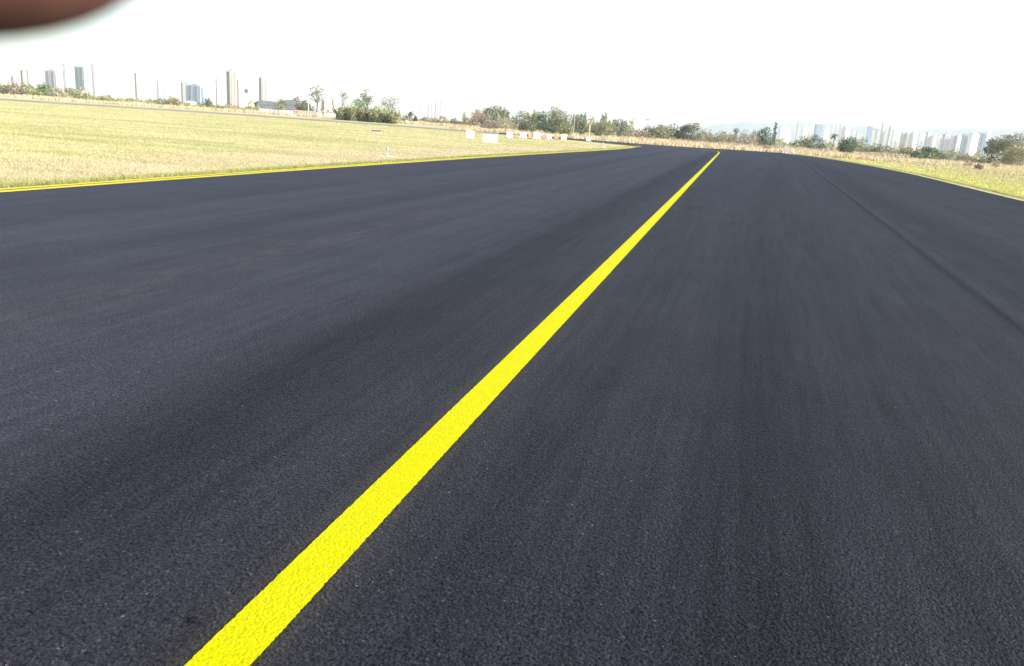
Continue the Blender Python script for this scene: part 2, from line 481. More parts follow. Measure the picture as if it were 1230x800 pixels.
WALL = {
    'soft': facade_mat('facade_soft', (0.17, 0.165, 0.175), (0.11, 0.11, 0.13), 3.4, 0.4, 0.42),
    'midgrey': facade_mat('facade_midgrey', (0.38, 0.37, 0.37), (0.22, 0.22, 0.24), 3.0, 0.4, 0.42),
    'midlilac': facade_mat('facade_midlilac', (0.40, 0.385, 0.44), (0.24, 0.24, 0.30), 2.8, 0.5, 0.5),
    'pale': facade_mat('facade_pale', (0.165, 0.16, 0.17), (0.10, 0.10, 0.12), 3.4, 0.4, 0.42),
    'beige': facade_mat('facade_beige', (0.205, 0.175, 0.155), (0.12, 0.11, 0.105), 3.0, 0.4, 0.45),
    'white': facade_mat('facade_white', (0.72, 0.71, 0.69), (0.40, 0.42, 0.45), 3.4, 0.38, 0.42),
    'cream': facade_mat('facade_cream', (0.66, 0.60, 0.52), (0.33, 0.32, 0.32), 3.0, 0.4, 0.45),
    'grey': facade_mat('facade_grey', (0.24, 0.24, 0.26), (0.12, 0.13, 0.15), 2.8, 0.5, 0.5),
    'blue': facade_mat('facade_blue', (0.24, 0.32, 0.44), (0.14, 0.20, 0.31), 2.4, 0.7, 0.6),
    'teal': facade_mat('facade_teal', (0.29, 0.36, 0.385), (0.18, 0.25, 0.30), 2.4, 0.6, 0.6),
    'lilac': facade_mat('facade_lilac', (0.33, 0.32, 0.39), (0.21, 0.21, 0.27), 2.8, 0.5, 0.5),
    'pink': facade_mat('facade_pinkish', (0.66, 0.55, 0.53), (0.38, 0.33, 0.34), 3.0, 0.4, 0.42),
    'dark': facade_mat('facade_dark', (0.13, 0.13, 0.15), (0.07, 0.07, 0.09), 2.8, 0.5, 0.5),
}

# ------------------------------------------------------------------ ground and paving
def sheet(name, pts, z, mat, thick=0.0):
    vs = [(x, y, z) for x, y in pts]
    n = len(vs)
    fs = [tuple(range(n))]
    if thick:
        vs += [(x, y, z - thick) for x, y in pts]
        fs += [(i, n + i, n + (i + 1) % n, (i + 1) % n) for i in range(n)]
    me = bpy.data.meshes.new(name)
    me.from_pydata(vs, [], fs)
    me.materials.append(mat)
    o = bpy.data.objects.new(name, me)
    COL.objects.link(o)
    # make sure the top faces up
    if me.polygons[0].normal.z < 0:
        me.flip_normals()
    return o

def smooth_line(pts, step=1.0):
    """Catmull-Rom through pts"""
    P = [Vector((p[0], p[1])) for p in pts]
    out = []
    for i in range(len(P) - 1):
        p0, p1, p2, p3 = P[max(i - 1, 0)], P[i], P[i + 1], P[min(i + 2, len(P) - 1)]
        n = max(2, int((p2 - p1).length / step))
        for k in range(n):
            t = k / n
            out.append(0.5 * ((2 * p1) + (p2 - p0) * t + (2 * p0 - 5 * p1 + 4 * p2 - p3) * t * t + (3 * p1 - p0 - 3 * p2 + p3) * t ** 3))
    out.append(P[-1])
    return out

gz = -0.035
g = sheet('ground', [(9000 * math.cos(a), 9000 * math.sin(a)) for a in [i * math.pi / 24 for i in range(48)]], gz, M['ground'])
tag(g, kind='structure')

nearL = [ground(u, v) for u, v in ((700, 168.6), (600, 161), (470, 151.3), (300, 139.2), (100, 126.3), (0, 120))]
farL = [ground(u, v) for u, v in ((700, 167.2), (600, 159.2), (470, 149.8), (300, 137.7), (100, 124.7), (0, 118.3))]
leftE = smooth_line([(-11.6, -18), (-11.7, 4), (-11.85, 12), (-12.0, 25), (-11.9, 42), (-11.5, 62), (-11.3, 80), (-11.6, 93), (-12.8, 102), (-15.5, 108.5), (-22.5, 117.5), nearL[1]], 1.0)
rightE = smooth_line([(10.2, -18), (10.9, 10), (11.9, 37), (13.1, 58), (13.6, 72), (13.5, 92), (12.7, 112), (11.0, 128), (8.6, 139.5), (5.0, 143.5), (0, 141), (-5, 134.5), (-10, 131.5), (-17, 132.5), farL[0], farL[1]], 1.0)
new_poly = [(p.x, p.y) for p in leftE] + [(p.x, p.y) for p in reversed(rightE)]
tw = sheet('taxiway', new_poly, 0.0, M['asphalt'], 0.035)
tag(tw, kind='structure')
farL2 = smooth_line(farL[1:] + [(-250, 110)], 8)
nearL2 = smooth_line(nearL[1:] + [(-235, 75)], 8)
cr = sheet('crossing_taxiway', [(p.x, p.y) for p in nearL2] + [(p.x, p.y) for p in reversed(farL2)], -0.004, M['old'], 0.03)
tag(cr, kind='structure')

def stripe(name, pts, off, w, mat, z=0.004, jit=0.0, kind='structure'):
    vs = []
    n = len(pts)
    for i, p in enumerate(pts):
        d = (pts[min(i + 1, n - 1)] - pts[max(i - 1, 0)]).normalized()
        nrm = Vector((d.y, -d.x))
        j1, j2 = (R.normal(0, jit), R.normal(0, jit)) if jit else (0, 0)
        a, b = p + nrm * (off - w / 2 + j1), p + nrm * (off + w / 2 + j2)
        vs += [(a.x, a.y, z), (b.x, b.y, z)]
    fs = [(2 * i, 2 * i + 1, 2 * i + 3, 2 * i + 2) for i in range(n - 1)]
    o = link_mesh(name, vs, fs, mat)
    if o.data.polygons[0].normal.z < 0: o.data.flip_normals()
    return tag(o, kind=kind)

cl = [Vector((-1.265 - 0.0055 * y, y)) for y in list(np.arange(-2, 1.0, 0.25)) + list(np.arange(1.0, 9, 0.012)) + list(np.arange(9, 30, 0.1)) + list(np.arange(30, 96, 1.0))]
cl += smooth_line([(-1.80, 97), (-1.95, 104), (-2.5, 110), (-4.3, 114.8), (-7.5, 118), (-13, 121.2), (-24, 126.5), (-36, 132.5)], 0.7)
stripe('centre_line', cl, 0.0, 0.178, M['yellow'], 0.003, 0.0012)
inL = leftE[:]
stripe('edge_line', inL[:], 0.12, 0.18, M['edge_yellow'], 0.004, 0.004)
stripe('edge_line', inL[:], 0.38, 0.20, M['edge_yellow'], 0.004, 0.004)
inR = smooth_line([(10.2, -18), (10.9, 10), (11.9, 37), (13.1, 58), (13.6, 72), (13.5, 92), (12.7, 112), (11.0, 128), (9.0, 138.5)], 1.0)
stripe('edge_line', inR, -0.16, 0.2, M['pale_yellow'], 0.004, 0.004)
stripe('edge_line', inR, -0.46, 0.2, M['pale_yellow'], 0.004, 0.004)

# ------------------------------------------------------------------ grass
def edge_x(E, ys):
    a = np.array([(p.x, p.y) for p in E])
    k = np.argsort(a[:, 1], kind='stable')
    return np.interp(ys, a[k, 1], a[k, 0])

def blades(name, X, Y, hgt, wid, mat, label, cat='grass', z=gz):
    n = len(X)
    ang = R.uniform(0, math.pi, n)
    dx, dy = np.cos(ang) * wid / 2, np.sin(ang) * wid / 2
    lean = R.normal(0, 0.45, (n, 2)) * hgt[:, None]
    V = np.empty((n, 3, 3))
    V[:, 0] = np.stack([X - dx, Y - dy, np.full(n, z)], 1)
    V[:, 1] = np.stack([X + dx, Y + dy, np.full(n, z)], 1)
    V[:, 2] = np.stack([X + lean[:, 0], Y + lean[:, 1], z + hgt], 1)
    o = np_mesh(name, V.reshape(-1, 3), 3, mat)
    return tag(o, label, cat, None, 'stuff')

# lawn left of the taxiway
n = 330000
d = np.exp(R.uniform(math.log(12), math.log(150), n))
a = R.uniform(math.radians(-62), math.radians(-2), n)
X, Y = d * np.sin(a), d * np.cos(a)
nl = np.array([(p.x, p.y) for p in smooth_line([(-22.5, 117.5)] + nearL[1:] + [(-235, 75)], 4)])
k = np.argsort(nl[:, 0]); lim = np.interp(X, nl[k, 0], nl[k, 1])
ok = (X < edge_x(leftE[:108], np.clip(Y, -18, 102)) - 0.04) & (Y < np.where(X < -22.5, lim, 100) - 0.3)
clump = np.sin(X * 1.7 + np.sin(Y * 1.1) * 2) * np.sin(Y * 1.3 + np.sin(X * 0.9) * 2) * 0.5 + 0.5
X, Y, d, clump = X[ok], Y[ok], d[ok], clump[ok]
blades('lawn_grass', X, Y, R.uniform(0.022, 0.048, len(X)) * (0.8 + 0.5 * clump) + d * 0.00008, 0.005 + d * 0.00062, M['blade'], 'short yellow green mown grass left of the taxiway')
# fringe along the left edge
n = 26000
Y = np.exp(R.uniform(math.log(8), math.log(104), n))
X = edge_x(leftE[:112], Y) + 0.05 * np.sin(Y * 2.3 + 2 * np.sin(Y * 0.9)) + 0.02 - np.abs(R.normal(0, 0.16, n))
blades('edge_grass', X, Y, R.uniform(0.06, 0.14, n), 0.008 + Y * 0.0009, M['blade'], 'taller greenish grass fringe along the left paving edge')
# right verge
n = 110000
d = np.exp(R.uniform(math.log(25), math.log(220), n))
a = R.uniform(math.radians(3), math.radians(34), n)
X, Y = d * np.sin(a), d * np.cos(a)
ok = (X > edge_x(inR, np.clip(Y, -18, 138)) + 0.05) & ((Y < 140) | (X > 20))
X, Y, d = X[ok], Y[ok], d[ok]
dist_e = X - edge_x(inR, np.clip(Y, -18, 138))
blades('verge_grass', X, Y, R.uniform(0.06, 0.16, len(X)) * (1 + np.clip(dist_e - 8, 0, 25) * 0.09), 0.01 + d * 0.0011, M['blade'], 'green and straw grass verge right of the pale edge line')
n = 20000
Y = np.exp(R.uniform(math.log(25), math.log(137), n))
X = edge_x(inR, Y) - 0.04 * np.sin(Y * 1.9 + 2 * np.sin(Y * 0.7)) + np.abs(R.normal(0, 0.18, n))
blades('edge_grass', X, Y, R.uniform(0.07, 0.17, n), 0.008 + Y * 0.0009, M['blade'], 'dense grass fringe casting shade on the pale right edge line')
# tall dry grass beyond the far edge
n = 90000
d = 128 + 190 * R.uniform(0, 1, n) ** 1.3
a = R.uniform(math.radians(-20), math.radians(34), n)
X, Y = d * np.sin(a), d * np.cos(a)
fe = np.array([(p.x, p.y) for p in rightE if p.y > 129]); k = np.argsort(fe[:, 0])
lim = np.interp(X, fe[k, 0], fe[k, 1])
ok = ((Y > lim + 0.8) & (X < 11)) | ((X >= 11) & (Y > 128) & (X > 11 + (140 - np.clip(Y, 128, 140)) * 0.3 + 1)) 
pat = np.sin(X * 0.23 + 1.3 * np.sin(Y * 0.11)) * np.sin(Y * 0.17 + 1.1 * np.sin(X * 0.13))
ok &= (pat > -0.55) & ((X < 24) | (Y > 150) | (pat > 0.2))
X, Y, d, pat = X[ok], Y[ok], d[ok], pat[ok]
blades('tall_dry_grass', X, Y, R.uniform(0.35, 0.95, len(X)) * (0.75 + 0.4 * pat) * np.where(X > 22, 0.75, 1.0), 0.09 + d * 0.0009, M['straw'], 'tall straw coloured dry grass beyond the far end of the asphalt')

# a few loose pale stones on the asphalt
n = 90
vs, fs = [], []
for i in range(n):
    y = math.exp(rnd.uniform(math.log(1.9), math.log(14)))
    x = rnd.uniform(-0.75, 0.6) * y * 1.0
    if abs(x + 1.3) < 0.12: continue
    r = rnd.choice((0.001, 0.0015, 0.002, 0.0028)) * rnd.uniform(0.8, 1.2)
    b = len(vs)
    for px, py, pz in ((1, 0, 0.2), (0.2, 1, 0.3), (-1, 0.1, 0.15), (-0.1, -1, 0.25), (0.1, 0.1, 1.1), (0, 0, -0.3)):
        vs.append((x + px * r * rnd.uniform(0.7, 1.3), y + py * r * rnd.uniform(0.7, 1.3), 0.0005 + pz * r))
    fs += [tuple(b + q for q in t) for t in ((0, 1, 4), (1, 2, 4), (2, 3, 4), (3, 0, 4), (1, 0, 5), (2, 1, 5), (3, 2, 5), (0, 3, 5))]
tag(link_mesh('loose_grit', vs, fs, M['stone']), 'tiny pale loose stones scattered on the fresh asphalt', 'grit', None, 'stuff')

# ------------------------------------------------------------------ trees and shrubs
def crown_quads(centres, radii, n, s, squash=0.8, up=0.0):
    c = np.array(centres); r = np.array(radii)
    w = r ** 2; w = w / w.sum()
    idx = R.choice(len(c), n, p=w)
    v = R.normal(0, 1, (n, 3)); v /= np.linalg.norm(v, axis=1)[:, None]
    rad = R.uniform(0.35, 1.05, n) ** 0.6
    P = c[idx] + v * (rad * r[idx])[:, None] * np.array([1, 1, squash])
    a = R.normal(0, 1, (n, 3)); a /= np.linalg.norm(a, axis=1)[:, None]
    b = R.normal(0, 1, (n, 3)); b[:, 2] += up * 3
    b -= (a * b).sum(1)[:, None] * a; b /= np.linalg.norm(b, axis=1)[:, None]
    sz = s * R.uniform(0.55, 1.25, n)
    A, B = a * (sz * 0.5)[:, None], b * (sz * (0.75 + up))[:, None]
    V = np.stack([P - A * 0.6 - B * 0.5, P + A - B * 0.1, P + A * 0.2 + B * 0.6, P - A + B * 0.15], 1)
    return V.reshape(-1, 3)

def plant(kind, u, vt, w, dist, label, cat='tree', leaf='leaf', name=None, dens=1.0, group=None, zb=0.0, lean=0.0):
    top = at(u, vt, dist)
    H = max(top.z - gz, 0.8)
    Wd = w * dist / F * (1.55 if kind in ('tree', 'clump', 'sparse') else 1.3)
    base = (top.x, top.y, gz)
    kinds = {'tree': 'tree', 'sparse': 'tree', 'bush': 'shrub', 'round': 'shrub', 'palm': 'palm_tree', 'cypress': 'cypress_tree', 'clump': 'bamboo_clump', 'high': 'tree'}
    root = empty(name or kinds[kind], base, rnd.uniform(0, 6.28))
    tag(root, label, cat, group)
    s = max(0.2, dist * 0.0014)
    rw = Wd / 2
    mb = MB()
    if kind in ('tree', 'sparse', 'high'):
        lo = {'tree': 0.10, 'sparse': 0.25, 'high': 0.5}[kind]
        K = {'tree': 13, 'sparse': 11, 'high': 8}[kind] + int(Wd / 4)
        cs, rs = [], []
        for i in range(K):
            t = rnd.uniform(0, 1)
            ang = rnd.uniform(0, 6.28)
            prof = math.sin(math.pi * min(0.98, 0.18 + 0.75 * t)) ** 0.7
            rr = rw * 0.72 * prof * math.sqrt(rnd.uniform(0.1, 1))
            cr_ = min(rw, H * 0.5) * rnd.uniform(0.42, 0.68) * (0.75 if kind == 'sparse' else 1)
            z = H * lo + (H * (1 - lo) - cr_ * 0.8) * t
            cs.append((rr * math.cos(ang), rr * math.sin(ang), z)); rs.append(cr_)
        cs.append((0, 0, H - rs[0] * 0.75)); rs.append(rs[0])
        ns = 2 if rnd.random() < 0.4 else 1
        tr = max(0.10, H * 0.022)
        fork = (rnd.uniform(-.1, .1) * H * .3, rnd.uniform(-.1, .1) * H * .3, H * (lo * 0.9))
        mb.tube([(0, 0, -0.1), (fork[0] * 0.6, fork[1] * 0.2, fork[2] * 0.5), fork], [tr * 1.3, tr, tr * 0.85], 7)
        order = sorted(range(len(cs)), key=lambda i: -rs[i])[:9]
        for i in order:
            c = cs[i]
            mid = ((fork[0] + c[0]) / 2 + rnd.uniform(-.1, .1) * rw, (fork[1] + c[1]) / 2, (fork[2] + c[2]) / 2 - 0.04 * H)
            mb.tube([fork, mid, c], [tr * 0.6, tr * 0.35, tr * 0.12], 5)
            for q in range(3 if kind == 'sparse' else 1):
                e = tuple(c[j] + rnd.uniform(-1, 1) * rs[i] for j in range(3))
                mb.tube([mid, c, e] if q else [mid, e], [tr * 0.25, tr * 0.12, tr * 0.05] if q else [tr * 0.25, tr * 0.06], 4)
        area = Wd * H * (1 - lo)
        nq = int(min(8000, max(160, area / s ** 2 * (2.0 if kind == 'sparse' else 4.6) * dens)))
        V = crown_quads(cs, rs, nq, s, 0.75)
    elif kind == 'bush':
        K = 6 + int(Wd / max(H, 1) * 4)
        cs, rs = [], []
        for i in range(K):
            x = rnd.uniform(-1, 1) * rw * 0.8; y = rnd.uniform(-1, 1) * rw * 0.6
            hh = H * math.sqrt(max(0.15, 1 - (x / rw) ** 2)) * rnd.uniform(0.6, 1.0)
            r_ = min(hh * 0.5, rw * 0.6) * rnd.uniform(0.7, 1.0)
            cs.append((x, y, max(r_ * 0.6, hh - r_))); rs.append(r_)
            if hh > 2.2 * r_: cs.append((x, y, hh * 0.35)); rs.append(r_)
        cs.append((0, 0, H - rs[0])); rs.append(rs[0])
        for i in range(6):
            c = cs[i % len(cs)]
            mb.tube([(0, 0, -0.05), (c[0] * 0.7, c[1] * 0.6, c[2] * 0.6), c], [0.07, 0.05, 0.02], 5)
        nq = int(min(4200, max(140, Wd * H / s ** 2 * 3.0 * dens)))
        V = crown_quads(cs, rs, nq, s, 0.9)
    elif kind == 'round':
        cs = [(0, 0, H * .5), (rw * .3, 0, H * .45), (-rw * .3, 0, H * .45), (0, rw * .3, H * .6), (0, 0, H * .3)]
        rs = [H * .5, H * .42, H * .42, H * .4, H * .34]
        mb.tube([(0, 0, -0.05), (0, 0, H * .5)], [0.1, 0.04], 6)
        V = crown_quads(cs, rs, int(min(5000, Wd * H / s ** 2 * 6 * dens)), s, 1.0)
    elif kind == 'cypress':
        cs = [(rnd.uniform(-.15, .15) * rw, rnd.uniform(-.15, .15) * rw, H * t) for t in np.linspace(0.12, 0.93, 11)]
        rs = [max(0.2, rw * math.sin(math.pi * min(1, 0.2 + 0.8 * (1 - t))) ** 0.5 * (1 - t * 0.5)) for t in np.linspace(0.12, 0.93, 11)]
        mb.tube([(0, 0, -0.1), (0, 0, H * 0.8)], [0.16, 0.05], 6)
        nq = int(min(2500, max(140, Wd * H / s ** 2 * 2.2 * dens)))
        V = crown_quads(cs, rs, nq, s, 1.2, 0.4)
    elif kind == 'clump':
        cs, rs = [], []
        for i in range(16):
            ang, q = rnd.uniform(0, 6.28), math.sqrt(rnd.uniform(0, 1))
            bx, by = math.cos(ang) * rw * 0.35 * q, math.sin(ang) * rw * 0.35 * q
            tx, ty = math.cos(ang) * rw * 0.9 * q, math.sin(ang) * rw * 0.9 * q
            hh = H * rnd.uniform(0.7, 1.0) * (1 - 0.25 * q)
            mb.tube([(bx, by, -0.05), ((bx + tx) * 0.45, (by + ty) * 0.45, hh * 0.55), (tx, ty, hh * 0.93)], [0.07, 0.05, 0.015], 5)
            for t in (0.2, 0.42, 0.64, 0.85):
                cs.append((bx + (tx - bx) * t ** 1.5, by + (ty - by) * t ** 1.5, hh * t)); rs.append(max(0.4, rw * 0.26 * (1.25 - t)))
        nq = int(min(4600, max(300, Wd * H / s ** 2 * 2.3 * dens)))
        V = crown_quads(cs, rs, nq, s * 1.05, 1.2, 0.7)
    elif kind == 'palm':
        mb.tube([(0, 0, -0.1), (0.04 * H, 0, H * 0.4), (0.06 * H, 0, H * 0.82)], [0.24, 0.17, 0.14], 7)
        V = []
        o = np.array([0.06 * H, 0, H * 0.82])
        for i in range(22):
            ang = rnd.uniform(0, 6.28); el_ = rnd.uniform(-0.3, 1.2)
            Lf = rw * rnd.uniform(0.85, 1.1)
            prev = o; dirh = np.array([math.cos(ang), math.sin(ang), 0.0])
            wv = np.array([-math.sin(ang), math.cos(ang), 0.0])
            for k in range(5):
                e_ = el_ - k * 0.42
                nx = prev + (dirh * math.cos(e_) + np.array([0, 0, math.sin(e_)])) * Lf / 4.2
                ww = (0.24, 0.3, 0.26, 0.18, 0.06)[k] * max(1, Lf * 0.35)
                V += [prev - wv * ww, prev + wv * ww, nx + wv * ww * 0.8 - np.array([0, 0, ww * .5]), nx - wv * ww * 0.8 - np.array([0, 0, ww * .5])]
                prev = nx
        V = np.array(V)
    mb.build('trunk', M['pale_bark'] if leaf in ('pink', 'brown', 'olive') else M['bark'], root, True)
    np_mesh('crown', V, 4, M[leaf], root)
    return root

